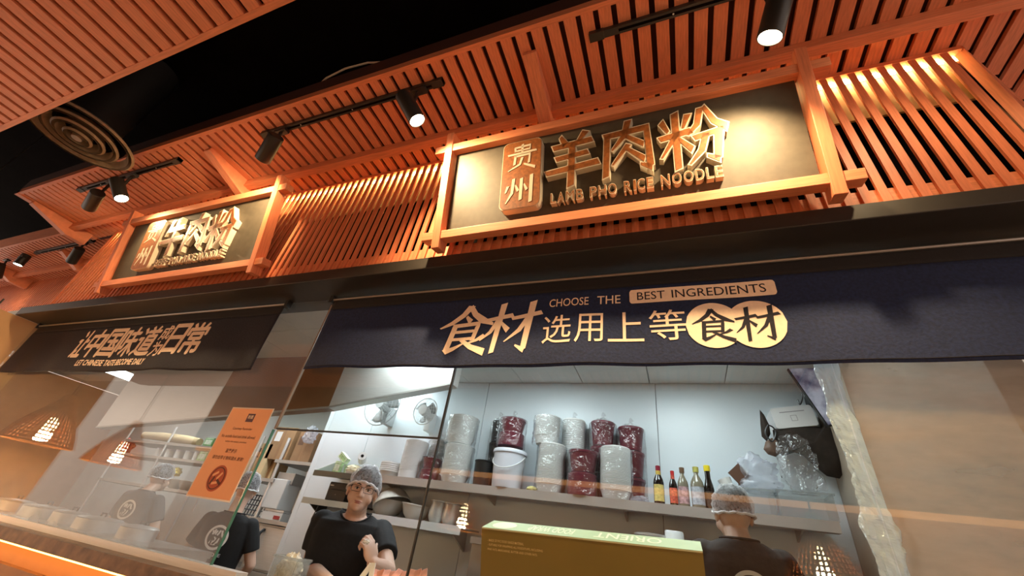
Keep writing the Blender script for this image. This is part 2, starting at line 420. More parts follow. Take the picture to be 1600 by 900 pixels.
# --- upright slat screen behind the signs
scr = thing('slat_screen', 'upright cedar slat screen with glowing top behind the signs', 'slat screen', (-1.9, 1.44, 1.292))
def so(o): o.location = Vector(o.location) - Vector(scr.location); return o
SZ0, SZ1 = 1.293, 2.165
sm = MB().box(-0.0150, 0.0150, 0, 0.012, 0, SZ1 - SZ0).mesh('slat', WOODZ)
x = -5.13
while x < 1.325:
    link('slat', sm, scr, Vector((x, 1.418, SZ0)) - scr.location); x += 0.0572
so(MB().box(-5.15, 1.34, 1.412, 1.50, SZ1 - 0.002, H - 0.001).build('header_rail', WOODX, scr))
so(MB().box(-5.15, 1.34, 1.431, 1.455, SZ0 + 0.022, SZ0 + 0.090).build('bottom_rail', WOODX, scr))
so(MB().box(-5.15, 1.34, 1.474, 1.484, 1.88, SZ1).build('upper_board', mat('pale_backing_board', (0.42, 0.27, 0.10), 0.6, var=0.1), scr))
so(MB().box(-5.15, 1.34, 1.444, 1.462, SZ1 - 0.014, SZ1 - 0.003).build('light_strip', emis('warm_strip_glow', (1.0, 0.78, 0.30), 40.0), scr))
so(MB().box(-5.17, -5.145, 1.412, 1.62, SZ0, H - 0.001).build('end_post', WOODZ, scr))
# slanted return of the screen at the right
A = math.radians(45)
ret = thing('slat_screen', 'angled cedar slat screen turning back at the right edge', 'slat screen', (1.345, 1.42, SZ0), A)
x = 0.06
while x < 1.2:
    link('slat', sm, ret, (x, 0, 0)); x += 0.0572
MB().box(0, 1.3, -0.006, 0.04, SZ1 - SZ0 - 0.002, H - SZ0 - 0.001).build('header_rail', WOODX, ret)
MB().box(0.0, 1.3, 0.013, 0.037, 0.03, 0.062).build('bottom_rail', WOODX, ret)
MB().box(0, 1.3, 0.056, 0.066, 0.58, SZ1 - SZ0).build('upper_board', MATS['pale_backing_board'], ret)
MB().box(0.0, 0.03, -0.004, 0.032, 0, SZ1 - SZ0).build('corner_post', WOODZ, ret)
struct(bx('wall_right_upper', 1.3, 3.2, 2.5, 2.6, 1.24, 2.95, BLACKC))

# ------------------------------------------------------------------ shop signs
def sign(label, X0, first, eng, bent):
    s = thing('shop_sign', label, 'sign', (X0, 1.33, 1.33), 0, 'lit shop signs under the eave', math.atan2(0.14, 0.586))
    Wd = 1.68; Ht = 0.60; fw = 0.045
    bx('panel', 0.01, Wd - 0.01, 0.012, 0.030, 0.02, Ht - 0.01, PANEL, s)
    bx('top_rail', -0.115, Wd + 0.115, -0.030, 0.030, Ht - 0.03, Ht + 0.018, WOODX, s, 0.002)
    bx('bottom_rail', -0.115, Wd + 0.115, -0.030, 0.030, 0.0, 0.046, WOODX, s, 0.002)
    for px in (-fw, Wd):
        bx('side_post', px, px + fw, -0.036, 0.036, -0.055, Ht + 0.10, WOODZ, s, 0.002)
    def mp(u0, v0, su, sv, sh=0.0):
        return lambda u, v, d: (u0 + u * su + sh * v * sv, 0.012 - d, v0 + v * sv)
    # rounded plate with the two small characters
    pl = []; rx = 0.032
    for cx, cz, a0 in ((0.325 + rx, 0.105 + rx, PI), (0.54 - rx, 0.105 + rx, 1.5 * PI), (0.54 - rx, 0.525 - rx, 0), (0.325 + rx, 0.525 - rx, PI / 2)):
        for k in range(5):
            a = a0 + k * PI / 8; pl.append((cx + rx * math.cos(a), cz + rx * math.sin(a)))
    p = MB().prism(pl, -0.033, 0.012).build('name_plate', CREAM, s)
    cx, cz = 0.4325, 0.315
    pf = [(cx + (a - cx) * 0.97, cz + (b_ - cz) * 0.985) for a, b_ in pl]
    MB().prism(pf, -0.035, -0.032).build('plate_face', COPPER, p)
    for ch, v0 in (('贵', 0.335), ('州', 0.135)):
        m = MB(); brush(m, ch, mp(0.352, v0, 0.165, 0.160), 0.0, 0.045, 0.0485); m.build('character', CREAM, p)
    for ch, u0, u1, v0, v1 in ((first, 0.565, 0.825, 0.195, 0.505), ('肉', 0.838, 1.08, 0.205, 0.510), ('粉', 1.105, 1.372, 0.185, 0.500)):
        m = MB(); brush(m, ch, mp(u0, v0, u1 - u0, v1 - v0), 0.035, 0.0, 0.038); o = m.build('character', CREAM, s)
        m = MB(); brush(m, ch, mp(u0, v0, u1 - u0, v1 - v0), 0.0, 0.037, 0.0395); m.build('character_face', COPPER, o)
    u = 0.590; wd = {'I': 0.35, 'M': 1.15, 'O': 1.08, 'N': 1.05, 'H': 1.02, ' ': 0.55, 'E': 0.82, 'L': 0.78, 'F': 0.8, 'B': 0.92, 'P': 0.9}
    tot = sum(wd.get(c, 0.95) for c in eng); k = 0.755 / tot
    for c in eng:
        w = wd.get(c, 0.95) * k
        if c != ' ':
            q = mp(u, 0.112, 1, 1)
            o = put_text('letter', c, lambda a, b_, d, q=q: q(a, b_, 0.016 + d), w * 0.82, 0.058, CREAM, s, 0.018, 0.016)
            put_text('letter_face', c, lambda a, b_, d, q=q, w=w: q(a + w * 0.03, b_ + 0.003, 0.0325), w * 0.76, 0.052, COPPER, o, -0.004, 0.0)
        u += w
    return s
sign('large charcoal shop sign reading lamb pho rice noodle in raised letters', -1.064, '羊', 'LAMB PHO RICE NOODLE', 0)
sign('smaller-looking farther shop sign reading beef pho rice noodle', -4.165, '牛', 'BEEF PHO RICE NOODLE', 0)

# ------------------------------------------------------------------ track lights
WARM = (1.0, 0.70, 0.36)
def track(label, x0, x1, y, z):
    t = thing('lighting_track', label, 'light track', ((x0 + x1) / 2, y, z), 0, 'black lighting tracks under the eaves')
    L = (x1 - x0) / 2
    bev(MB().box(-L, L, -0.018, 0.018, -0.030, 0).build('rail', BLACKM, t), 0.002)
    MB().box(-L + 0.14, L - 0.02, -0.006, 0.006, -0.032, -0.029).build('groove', BLACKC, t)
    for e in (-1, 1):
        MB().box(e * L - (0.07 if e > 0 else 0), e * L + (0.07 if e < 0 else 0), -0.020, 0.020, -0.034, 0.0).build('end_feed', BLACKM, t)
    for q in (-0.5, 0.1, 0.6):
        MB().lathe([(0.0, -0.033), (0.004, -0.033), (0.004, -0.029)], 8, (q * L, 0, 0)).build('screw', STEEL, t)
    return t
def spot(label, C, target, power, ztrack, ytrack=0.92, size=130, lens=True, cone=True):
    C = Vector(C); d = (Vector(target) - C).normalized(); M = look(d)
    t = thing('track_spotlight', label, 'spotlight', C, 0, 'black cylinder spotlights on the tracks')
    r, hl = 0.047, 0.098
    MB().lathe([(0, -hl), (r - 0.004, -hl), (r, -hl + 0.004), (r, hl - 0.003), (r - 0.002, hl), (r - 0.005, hl), (r - 0.006, hl - 0.014), (0, hl - 0.014)], 28, M=M, cap=False).build('body', BLACKM, t, True)
    lm = MB().lathe([(0, 0), (r - 0.0065, 0), (r - 0.0065, 0.003), (0, 0.003)], 24, M=M @ Matrix.Translation((0, 0, hl - 0.008)), cap=False).build('lens', emis('warm_lens', (1.0, 0.82, 0.55), 30.0), t)
    up = Vector((0, ytrack, ztrack - 0.03)) - Vector((0, C.y, C.z))
    MB().tube([(0, 0, 0.0), (0, up.y * 0.5, up.z * 0.6), (0, up.y, up.z)], 0.011, 8).build('stem', BLACKM, t)
    bev(MB().box(-0.055, 0.055, up.y - 0.02, up.y + 0.02, up.z - 0.024, up.z).build('adapter', BLACKM, t), 0.003)
    if power:
        ld = bpy.data.lights.new('spot_lamp', 'SPOT'); ld.energy = power; ld.color = WARM; ld.spot_size = math.radians(size); ld.spot_blend = 1.0; ld.shadow_soft_size = 0.03
        lo = bpy.data.objects.new('spot_lamp', ld); COL.objects.link(lo); lo.parent = t
        lo.matrix_local = Matrix.Translation(d * (hl + 0.01)) @ (-d).to_track_quat('Z', 'Y').to_matrix().to_4x4()
    return t
zt = H - 0.001
track('lighting track above the gap between the two signs', -2.50, -1.07, 0.915, zt)
track('lighting track at top right above the lamb sign', -0.24, 1.30, 0.915, zt)
track('lighting track above the beef sign', -4.80, -3.40, 0.915, zt)
track('lighting track under the set-back eave at far left', -7.2, -5.95, 1.53, H3 - 0.001)
def cpos(x, y, Y=0.92): return at(x, y, Y)
spot('lit spotlight aimed at the left end of the lamb sign', cpos(641, 169), (-0.95, 1.17, 1.52), 130, zt)
spot('lit spotlight aimed at the right end of the lamb sign', cpos(1212, 24), (0.34, 1.12, 1.46), 110, zt)
spot('spotlight turned away at the left end of the track between the two signs', cpos(421, 231), (-2.85, 1.20, 1.62), 80, zt)
spot('lit spotlight shining on the beef sign', cpos(186, 296), (-3.72, 1.16, 1.55), 36, zt)
spot('spotlight turned away at the left end of the track above the beef sign', cpos(146, 313), (-5.4, 1.35, 1.45), 12, zt)
spot('lit spotlight under the set-back eave at far left', cpos(118, 399, 1.55), (-6.9, 1.9, 1.35), 12, H3 - 0.001, 1.53)
spot('spotlight pointing straight down under the set-back eave', cpos(37, 404, 1.55), at(37, 404, 1.55) + Vector((0, 0.03, -1)), 10, H3 - 0.001, 1.53)
spot('half-cut spotlight at the very left edge of the picture', cpos(-2, 423, 1.55), at(-2, 423, 1.55) + Vector((-0.6, 0.5, -0.7)), 8, H3 - 0.001, 1.53)
spot('lit spotlight just above the top right edge over the angled screen', (1.02, 0.92, 2.06), (0.95, 1.30, 1.3), 14, zt)

# ------------------------------------------------------------------ round ceiling diffuser and loose cable
dz = 2.05; dc = Vector((-3.80, 0.51, dz))
df = thing('ceiling_diffuser', 'round grey concentric air diffuser hanging from the black ceiling', 'air vent', dc)
DG = mat('grey_painted_metal', (0.26, 0.20, 0.14), 0.5, var=0.2, scale=20)
for r0, r1, h0, h1 in ((0.31, 0.27, 0.0, 0.05), (0.22, 0.19, -0.01, 0.05), (0.145, 0.12, -0.02, 0.05), (0.075, 0.058, -0.03, 0.04)):
    MB().lathe([(r0, h0), (r0 + 0.012, h0 + 0.012), (r1, h1), (r1 - 0.012, h1 - 0.004), (r0 - 0.02, h0)], 40, cap=False).build('ring', DG, df, True)
MB().lathe([(0, -0.03), (0.03, -0.03), (0.035, -0.01), (0, 0.0)], 24, cap=False).build('hub', DG, df, True)
MB().lathe([(0.16, 0.05), (0.16, 0.88)], 32, cap=False).build('duct', BLACKM, df, True)
MB().lathe([(0, 0.055), (0.24, 0.055), (0.24, 0.07), (0, 0.07)], 32, cap=False).build('back_plate', BLACKC, df, True)
cb = MB().tube([atz(490, 141, 2.40), atz(510, 122, 2.42), atz(540, 107, 2.44), atz(575, 98, 2.46), atz(612, 97, 2.45), atz(650, 110, 2.30)], 0.006, 6).build('loose_cable', mat('pale_cable', (0.6, 0.52, 0.42), 0.6))
tag(cb, 'thin white cable looping above the eave edge in the dark', 'cable')

# ------------------------------------------------------------------ noren curtains
def wave(x, z, k):
    t = max(0.0, min(1.0, (1.19 - z) / 0.47))
    return (0.010 * t * math.sin(x * 5.1 + k) + 0.006 * t * math.sin(x * 13.7 + 1.3 * k + z * 3) + 0.018 * t * t * noise.noise(Vector((x * 2.3 + k, z * 2.0, k))))
def noren(label, x0, x1, k, cloth, zt0=1.185, zb=0.722, band=0.07):
    n = thing('noren_curtain', label, 'curtain', ((x0 + x1) / 2, 1.575, zb), 0, 'short shop curtains above the window')
    oy = Vector(n.location)
    def fn(za, zbm):
        def f(u, v):
            X = x0 + (x1 - x0) * u; Z = za + (zbm - za) * v
            return Vector((X, 1.575 + wave(X, Z, k), Z + 0.006 * math.sin(X * 4 + k) * max(0, (1.0 - Z)) )) - oy
        return f
    for nm, a, b_, m in (('top_band', zt0, zt0 - band, HEM), ('cloth', zt0 - band, zb, cloth)):
        o = MB().grid(fn(a, b_), int((x1 - x0) * 40), 4 if nm == 'top_band' else 22).build(nm, m, n, True)
        s = o.modifiers.new('thick', 'SOLIDIFY'); s.thickness = 0.002
    MB().tube([Vector((x0 + (x1 - x0) * i / 80, 1.573 + wave(x0 + (x1 - x0) * i / 80, zb + 0.012, k), zb + 0.012)) - oy for i in range(81)], 0.0016, 5).build('hem_stitch', HEM, n)
    MB().tube([Vector((x0 - 0.03, 1.575, zt0 + 0.004)) - oy, Vector((x1 + 0.03, 1.575, zt0 + 0.004)) - oy], 0.008, 8).build('rod', mat('grey_steel_rod', (0.30, 0.28, 0.26), 0.35, metal=0.6), n)
    for xx in (x0 - 0.02, x1 + 0.02):
        MB().box(xx - 0.012, xx + 0.012, 1.56, 1.595, zt0 - 0.02, 1.214).build('rod_hook', BLACKM, n).location = -oy
    def mpf(X0, Z0, su=1.0, sv=1.0, sh=0.0):
        def q(u, v, d):
            X = X0 + u * su + sh * v * sv; Z = Z0 + v * sv
            return Vector((X, 1.5725 + wave(X, Z, k) - d, Z + 0.006 * math.sin(X * 4 + k) * max(0, (1.0 - Z)))) - oy
        return q
    return n, mpf
n1, mp1 = noren('wide navy curtain reading choose the best ingredients', -1.935, 1.30, 0.6, NAVY)
PR = PRINT
def bchar(ch, X0, Z0, w, h, n, mpf, m, sh=0.0, d=0.0):
    b_ = MB(); q = mpf(X0, Z0, w, h, sh); brush(b_, ch, q, 0.0, d, d); return b_.build('character', m, n)
bchar('食', -1.125, 0.795, 0.305, 0.275, n1, mp1, PR, 0.10)
bchar('材', -0.865, 0.795, 0.300, 0.275, n1, mp1, PR, 0.06)
for ch, x0, x1 in (('选', -0.540, -0.405), ('用', -0.388, -0.262), ('上', -0.240, -0.090), ('等', -0.068, 0.078)):
    put_text('character', ch, mp1(x0, 0.832), x1 - x0, 0.145, PR, n1, 0.0, fine=0.03)
u = -0.520
for wd in ('CHOOSE', 'THE'):
    w = 0.190 if wd == 'CHOOSE' else 0.105
    put_text('lettering', wd, mp1(u, 1.026), w, 0.045, PR, n1, 0.004, fine=0.03); u += w + 0.04
def rbox(x0, x1, z0, z1, r, n=5):
    P = []
    for cx, cz, a0 in ((x0 + r, z0 + r, PI), (x1 - r, z0 + r, 1.5 * PI), (x1 - r, z1 - r, 0), (x0 + r, z1 - r, PI / 2)):
        for k in range(n): a = a0 + k * PI / 2 / (n - 1); P.append((cx + r * math.cos(a), cz + r * math.sin(a)))
    return P
def blob(P, n, mpf, m, name, d=0.0004, parts=24):
    # flat printed shape cut into upright strips so that it follows the folds
    b_ = MB(); q = mpf(0, 0)
    xs = [p[0] for p in P]; lo, hi = min(xs), max(xs)
    def span(x):
        zs = []
        for i in range(len(P)):
            (ax, az), (bx_, bz) = P[i], P[(i + 1) % len(P)]
            if (ax - x) * (bx_ - x) <= 0 and ax != bx_: zs.append(az + (bz - az) * (x - ax) / (bx_ - ax))
        return (min(zs), max(zs)) if zs else (0, 0)
    prev = None
    for i in range(parts + 1):
        x = lo + (hi - lo) * (i + 0.0) / parts; x = min(max(x, lo + 1e-5), hi - 1e-5); a, c = span(x)
        k = len(b_.v); b_.v += [tuple(q(x, a, d)), tuple(q(x, (a + c) / 2, d)), tuple(q(x, c, d))]
        if prev is not None: b_.face((prev, k, k + 1, prev + 1)); b_.face((prev + 1, k + 1, k + 2, prev + 2))
        prev = k
    return b_.build(name, m, n)
blob(rbox(-0.145, 0.427, 1.020, 1.093, 0.012), n1, mp1, PR, 'printed_pill', parts=110)
put_text('lettering', 'BEST', lambda a, b_, d: mp1(-0.112, 1.036)(a, b_, 0.001), 0.118, 0.042, NAVYD, n1, 0.003, fine=0.03)
put_text('lettering', 'INGREDIENTS', lambda a, b_, d: mp1(0.034, 1.036)(a, b_, 0.001), 0.358, 0.042, NAVYD, n1, 0.003, fine=0.03)
for cx in (0.180, 0.330):
    blob([(cx + 0.104 * math.cos(a * PI / 24), 0.895 + 0.104 * math.sin(a * PI / 24)) for a in range(48)], n1, mp1, PR, 'printed_disc')
bchar('食', 0.098, 0.820, 0.158, 0.150, n1, mp1, NAVYD, 0.0, 0.0012)
bchar('材', 0.258, 0.820, 0.158, 0.152, n1, mp1, NAVYD, 0.0, 0.0012)
n2, mp2 = noren('darker curtain at left reading let chinese taste become daily', -5.52, -2.36, 2.4, NAVYD)
X = -4.56
for ch, w, sc in (('让', 0.14, 1), ('中', 0.20, 1), ('国', 0.20, 1), ('味', 0.21, 1), ('道', 0.21, 1), ('成', 0.12, .5), ('日', 0.17, 1), ('常', 0.20, 1)):
    h = 0.24
    if ch == '成':
        put_text('character', '成', mp2(X, 0.965), w, 0.115, PR, n2, bold=0.003, fine=0.03); put_text('character', '为', mp2(X, 0.835), w, 0.115, PR, n2, bold=0.003, fine=0.03)
    else:
        put_text('character', ch, mp2(X, 0.845), w, h, PR, n2, bold=0.006, fine=0.03)
    X += w + 0.018
u = -4.36
for wd, w in (('LET', 0.11), ('CHINESE', 0.25), ('TASTE', 0.16), ('BECOME', 0.22), ('DAILY', 0.14)):
    put_text('lettering', wd, mp2(u, 0.772), w - 0.02, 0.045, PR, n2, bold=0.002, fine=0.03); u += w
# ------------------------------------------------------------------ kitchen shell
KB = 3.60; KC = 1.47; XL = -3.62; XR = 1.02
def wall_panels(name, xs, y0, y1, z0, z1, m):
    w = struct(bx(name, xs[0], xs[-1], y0 + 0.02, y1, z0, z1, mat('grey_joint', (0.30, 0.32, 0.33), 0.6)))
    for a, b_ in zip(xs[:-1], xs[1:]):
        bx('wall_panel', a + 0.003, b_ - 0.003, y0, y0 + 0.019, z0, z1, m, w)
    return w
wall_panels('wall_back', [XL, -3.045, -1.75, -0.134, XR], KB, KB + 0.12, FLOOR, KC, WHITEW)
struct(bx('wall_right', XR, XR + 0.1, 1.74, KB + 0.12, FLOOR, KC, mat('beige_wall_panel', (0.42, 0.33, 0.25), 0.5, var=0.05)))
struct(bx('wall_far_right', XR + 0.12, 4.2, 3.4, 3.5, FLOOR, 1.24, mat('pale_beige_wall', (0.66, 0.50, 0.40), 0.6, var=0.05)))
struct(bx('wall_return', XL - 0.06, XL, KB, 4.5, FLOOR, KC, WHITEW))
struct(bx('wall_rear', -9.5, XL - 0.06, 4.5, 4.6, FLOOR, KC, mat('off_white_wall', (0.62, 0.62, 0.58), 0.5, var=0.03)))
struct(bx('wall_left', -9.6, -9.5, 1.74, 4.6, FLOOR, KC, mat('brown_orange_panel', (0.45, 0.22, 0.10), 0.5, var=0.08)))
kc = struct(bx('ceiling_kitchen', -9.6, XR + 0.1, 1.74, 4.6, KC + 0.02, KC + 0.1, mat('grey_grid', (0.45, 0.46, 0.46), 0.6)))
xs = [XR - 0.6 * k for k in range(0, 18)]; ys = [1.76, 2.36, 2.98, KB - 0.002]
tile_me = {}
LIT = {(1, 1), (3, 1), (5, 1), (6, 2), (8, 2), (11, 2), (14, 2)}  # rear-row panels are unseen additions that brighten the walls behind the canopy
def ceil_tile(x0, x1, y0, y1):
    k = (round(x1 - x0, 3), round(y1 - y0, 3))
    if k not in tile_me: tile_me[k] = MB().box(0.004, k[0] - 0.004, 0.004, k[1] - 0.004, 0, 0.018).mesh('ceiling_tile', TILEC)
    return link('ceiling_tile', tile_me[k], kc, (x0, y0, KC + 0.001))
for i in range(len(xs) - 1):
    for j in range(3):
        if (i, j) in LIT: continue
        ceil_tile(xs[i + 1], xs[i], ys[j], ys[j + 1])
for n_, (i, j) in enumerate(sorted(LIT)):
    x1, x0 = xs[i], xs[i + 1]
    nm = ['nearest the right wall', 'above the sauce bottles', 'above the cook in glasses', 'behind the extractor canopy, added to lighten the wall by the fans', 'above the rack of cartons, added for brightness', 'above the left rack, added for brightness', 'at the far left end, added for brightness'][n_]
    t = thing('ceiling_light_panel', 'square white light panel in the kitchen ceiling ' + nm, 'ceiling light', ((x0 + x1) / 2, (ys[j] + ys[j + 1]) / 2, KC), 0, 'kitchen ceiling lights')
    MB().box(-0.29, 0.29, -0.29, 0.29, 0.002, 0.012).build('diffuser', emis('cool_white_panel', (0.88, 0.96, 1.0), 12.5), t)
    for a in ((-0.298, 0.298, -0.298, -0.288), (-0.298, 0.298, 0.288, 0.298), (-0.298, -0.288, -0.298, 0.298), (0.288, 0.298, -0.298, 0.298)):
        MB().box(a[0], a[1], a[2], a[3], -0.002, 0.014).build('frame', WHITEP, t)
# wall beside the shop front, stone ledge, lit band
struct(bx('wall_side', -5.80, -5.70, 0.78, 1.73, FLOOR, 1.235, TAN))
struct(bx('trim_2', -5.69, -1.71, 1.47, 1.72, -0.292, -0.236, STONE))
struct(bx('trim_3', -5.69, -1.78, 1.575, 1.635, -0.236, -0.205, STEEL))
struct(bx('wall_front', -5.69, -1.72, 1.54, 1.72, FLOOR, -0.294, mat('amber_panel', (0.62, 0.30, 0.10), 0.6, var=0.04)))
ls = bx('light_strip', -5.6, -1.75, 1.478, 1.492, -0.300, -0.2935, emis('amber_glow', (1.0, 0.42, 0.08), 9.0)); tag(ls, 'amber light strip under the brown stone ledge at lower left', 'light strip')
struct(bx('trim_4', -5.69, -1.72, 1.50, 1.54, -0.62, -0.385, BROWNW))
struct(bx('wall_counter', -1.70, 3.0, 1.56, 1.66, FLOOR, -0.72, STONE))

# ------------------------------------------------------------------ window panes
def pane(name, x0, x1, z0, z1, m, y=G, t=0.010, edge=None):
    w = struct(bx(name, x0, x1, y, y + t, z0, z1, m))
    return w
w1 = pane('window_1', -5.695, -1.985, -0.21, 1.213, GLASSD)
bx('glass_edge', -1.985, -1.979, G - 0.001, G + 0.011, -0.205, 0.39, mat('green_glass_edge', (0.05, 0.16, 0.11), 0.2, spec=0.8), w1)
bx('edge_seal', -1.978, -1.968, G - 0.002, G + 0.012, 0.395, 1.213, mat('clear_edge_seal', (0.25, 0.17, 0.12), 0.3), w1)
w2 = pane('window_2', -1.962, -0.982, 0.400, 1.213, GLASS)
bx('edge_seal', -1.962, -0.982, G - 0.001, G + 0.011, 0.393, 0.3995, BLACKP, w2)
bx('edge_seal', -0.981, -0.972, G - 0.001, G + 0.011, 0.393, 1.213, BLACKP, w2)
w3 = pane('window_3', -0.971, 0.535, -0.75, 1.213, GLASS)
bx('edge_seal', -0.978, -0.972, G - 0.001, G + 0.011, -0.75, 0.392, BLACKP, w3)
w4 = pane('window_4', 0.541, 2.6, -0.75, 1.213, GLASS)
# plastic film: a clouded sheet behind the right pane and its crumpled edge
cf = MB().grid(lambda u, v: Vector((0.575 + 1.9 * u, 1.652 + 0.006 * noise.noise(Vector((u * 6, v * 4, 1.0))) + 0.004 * noise.noise(Vector((u * 22, v * 9, 4.0))), -0.75 + 1.95 * v)), 60, 60).build('plastic_sheet', FILMW, None, True)
tag(cf, 'clouded plastic sheet covering the right end of the window', 'plastic sheet')
def crum(u, v):
    a = v * 2 * PI
    w = 0.036 + 0.014 * noise.noise(Vector((u * 7, 0, 2))) + 0.006 * math.sin(u * 40)
    c = Vector((0.545 + 0.018 * noise.noise(Vector((u * 5, 3, 1))), 1.668, 1.19 - 1.9 * u))
    r = 1 + 0.35 * noise.noise(Vector((u * 34, math.cos(a) * 1.8, math.sin(a) * 1.8))) + 0.2 * noise.noise(Vector((u * 90, math.cos(a) * 4, math.sin(a) * 4)))
    return c + Vector((math.cos(a) * w * r, math.sin(a) * 0.020 * r, 0.01 * noise.noise(Vector((u * 60, a, 0)))))
cr = MB().grid(crum, 260, 26).build('crumpled_film_roll', FILMB, None, False)
tag(cr, 'upright crumpled shiny roll of plastic film at the sheet edge', 'plastic film')

# ------------------------------------------------------------------ shelves
SY = 3.25; SZ = 0.462
sh = thing('wall_shelf', 'long steel wall shelf carrying bowls, bucket and sauce bottles', 'shelf', (-1.0, KB, SZ))
def sub(o, t): o.location = -Vector(t.location); return o
SHX0, SHX1 = -2.86, 0.87
SHM = mat('shelf_steel', (0.46, 0.43, 0.40), 0.4, metal=0.35, var=0.05, scale=4)
sub(MB().box(SHX0, SHX1, SY, KB - 0.001, SZ - 0.012, SZ).build('shelf_board', SHM, sh), sh)
sub(MB().box(SHX0, SHX1, SY - 0.012, SY, SZ - 0.062, SZ).build('front_lip', SHM, sh), sh)
sub(MB().box(SHX0, SHX1, SY + 0.001, SY + 0.06, SZ - 0.062, SZ - 0.05).build('lip_return', SHM, sh), sh)
for xb in (-2.5, -1.5, -0.4, 0.7):
    sub(MB().prism([(SY + 0.07, SZ - 0.012), (SY + 0.07, SZ - 0.03), (KB - 0.001, SZ - 0.10), (KB - 0.001, SZ - 0.012)], xb, xb + 0.012, axis='x').build('bracket', SHM, sh), sh)
s2 = thing('corner_shelf', 'dark steel corner shelf end behind the cook in glasses', 'shelf', (-3.0, KB, 0.45))
DK = mat('dark_olive_steel', (0.10, 0.10, 0.085), 0.4, metal=0.4)
sub(MB().box(-3.22, -2.63, 3.22, 3.235, 0.395, 0.443).build('front_lip', DK, s2), s2)
sub(MB().box(-3.22, -2.63, 3.235, KB - 0.001, 0.432, 0.443).build('shelf_board', DK, s2), s2)
sub(MB().prism([(3.235, 0.443), (KB - 0.001, 0.443), (KB - 0.001, 0.64)], -3.225, -3.215, axis='x').build('end_plate', mat('pale_olive_steel', (0.42, 0.45, 0.38), 0.4, metal=0.3), s2), s2)
s3 = thing('wall_shelf', 'lower steel wall shelf with mixing bowls and pots', 'shelf', (-2.1, KB, 0.16))
sub(MB().box(-2.62, -1.60, SY, KB - 0.001, 0.147, 0.16).build('shelf_board', SHM, s3), s3)
sub(MB().box(-2.62, -1.60, SY - 0.01, SY, 0.10, 0.16).build('front_lip', mat('pale_shelf_lip', (0.66, 0.66, 0.66), 0.4), s3), s3)
sub(MB().prism([(SY + 0.02, 0.147), (SY + 0.02, 0.13), (KB - 0.001, 0.0), (KB - 0.001, 0.147)], -1.72, -1.705, axis='x').build('bracket', SHM, s3), s3)

# ------------------------------------------------------------------ things on the shelves
WH = mat('white_paper', (0.78, 0.79, 0.78), 0.6, var=0.03)
def span(px0, px1, py, Y):
    a, b_ = at(px0, py, Y), at(px1, py, Y); return (a.x + b_.x) / 2, abs(b_.x - a.x) / 2
def wrapmesh(r, h, seed, knot=True, puff=0.012, top=0.0):
    def f(u, v):
        a = u * 2 * PI; z = -0.004 + v * (h + 0.014)
        k = r + 0.004 + puff * (0.5 + 0.5 * noise.noise(Vector((math.cos(a) * 2.5, math.sin(a) * 2.5 + seed, z * 14)))) + 0.008 * abs(noise.noise(Vector((math.cos(a) * 9, math.sin(a) * 9 + seed, z * 35 + 5))))
        if v > 0.97: k *= 0.6
        return Vector((k * math.cos(a), k * math.sin(a), z))
    m = MB().grid(f, 44, 34)
    if knot:
        m.tube([(0, 0, h + 0.008), (0.004, 0, h + 0.03), (-0.006, 0.004, h + 0.05), (0.012, -0.004, h + 0.065)], [r * 0.55, 0.014, 0.010, 0.02], 9)
    return m
def bowl_sleeve(label, px0, px1, ytop, ybase, Y, n, m=WH, wrap=True, zb=None, taper=0.78, knot=True, group='sleeves of stacked bowls on the shelf'):
    ym = (ytop + ybase) / 2
    cx, r = span(px0, px1, ym, Y); z1 = at((px0 + px1) / 2, ytop, Y).z; z0 = zb if zb is not None else SZ + 0.001
    h = z1 - z0
    t = thing('bowl_sleeve' if n > 3 else 'bowl_pair', label, 'bowls', (cx, Y, z0), 0, group)
    if n > 3:
        bowl_h = min(0.06, h * 0.3); n = int(n * 1.45); pit = (h - bowl_h) / n
        prof = [(0, 0), (r * taper, 0), (r * 0.97, bowl_h)]
        for k in range(n):
            z = bowl_h + k * pit
            prof += [(r, z + 0.1 * pit), (r, z + 0.55 * pit), (r * 0.955, z + 0.62 * pit), (r * 0.955, z + pit)]
        prof += [(r * 0.9, h), (r * 0.86, h - 0.005), (0, h - 0.005)]
        MB().lathe(prof, 26, cap=False).build('stacked_bowls', m, t, True)
    else:
        hh = h / n
        for k in range(n):
            up = k % 2
            pr = [(0, 0), (r * taper, 0), (r * 0.96, hh * 0.82), (r, hh * 0.84), (r, hh * 0.93), (0, hh * 0.94)]
            if up == 0 and n == 2: pr = [(0, 0), (r * 0.98, 0), (r * 0.98, hh * 0.9), (r * 0.8, hh * 0.98), (0, hh * 0.98)]
            MB().lathe([(a, b_ + k * hh) for a, b_ in pr], 28, cap=False).build('bowl', m, t, True)
    if wrap: wrapmesh(r, h, random.random() * 9, knot).build('clear_wrap', FILM, t, True)
    return t
bowl_sleeve('low stack of white bowls beside the cook’s hair net', 596, 628, 724, 746, 3.335, 4, wrap=False)
bowl_sleeve('tall bare stack of white lids left of the window joint', 630, 662, 690, 747, 3.335, 22, wrap=False, taper=0.9)
bowl_sleeve('burgundy bowl in clear wrap straddling the window joint', 660, 690, 717, 749, 3.335, 2, MAROONP)
bowl_sleeve('clear wrapped cup stack behind the burgundy bowl at the window joint', 668, 694, 690, 742, 3.515, 14, WH)
bowl_sleeve('wide lower sleeve of white cups left of the black cup', 694, 734, 697, 752, 3.335, 15, WH, knot=False)
b_low = SZ + 0.26
bowl_sleeve('upper wrapped sleeve of white bowls left of the white bucket', 702, 742, 653, 697, 3.335, 14, WH, zb=at(722, 697, 3.37).z, knot=False)
bowl_sleeve('black bowls in a bag squeezed behind the white bucket', 764, 784, 657, 745, 3.515, 3, BLACKP)
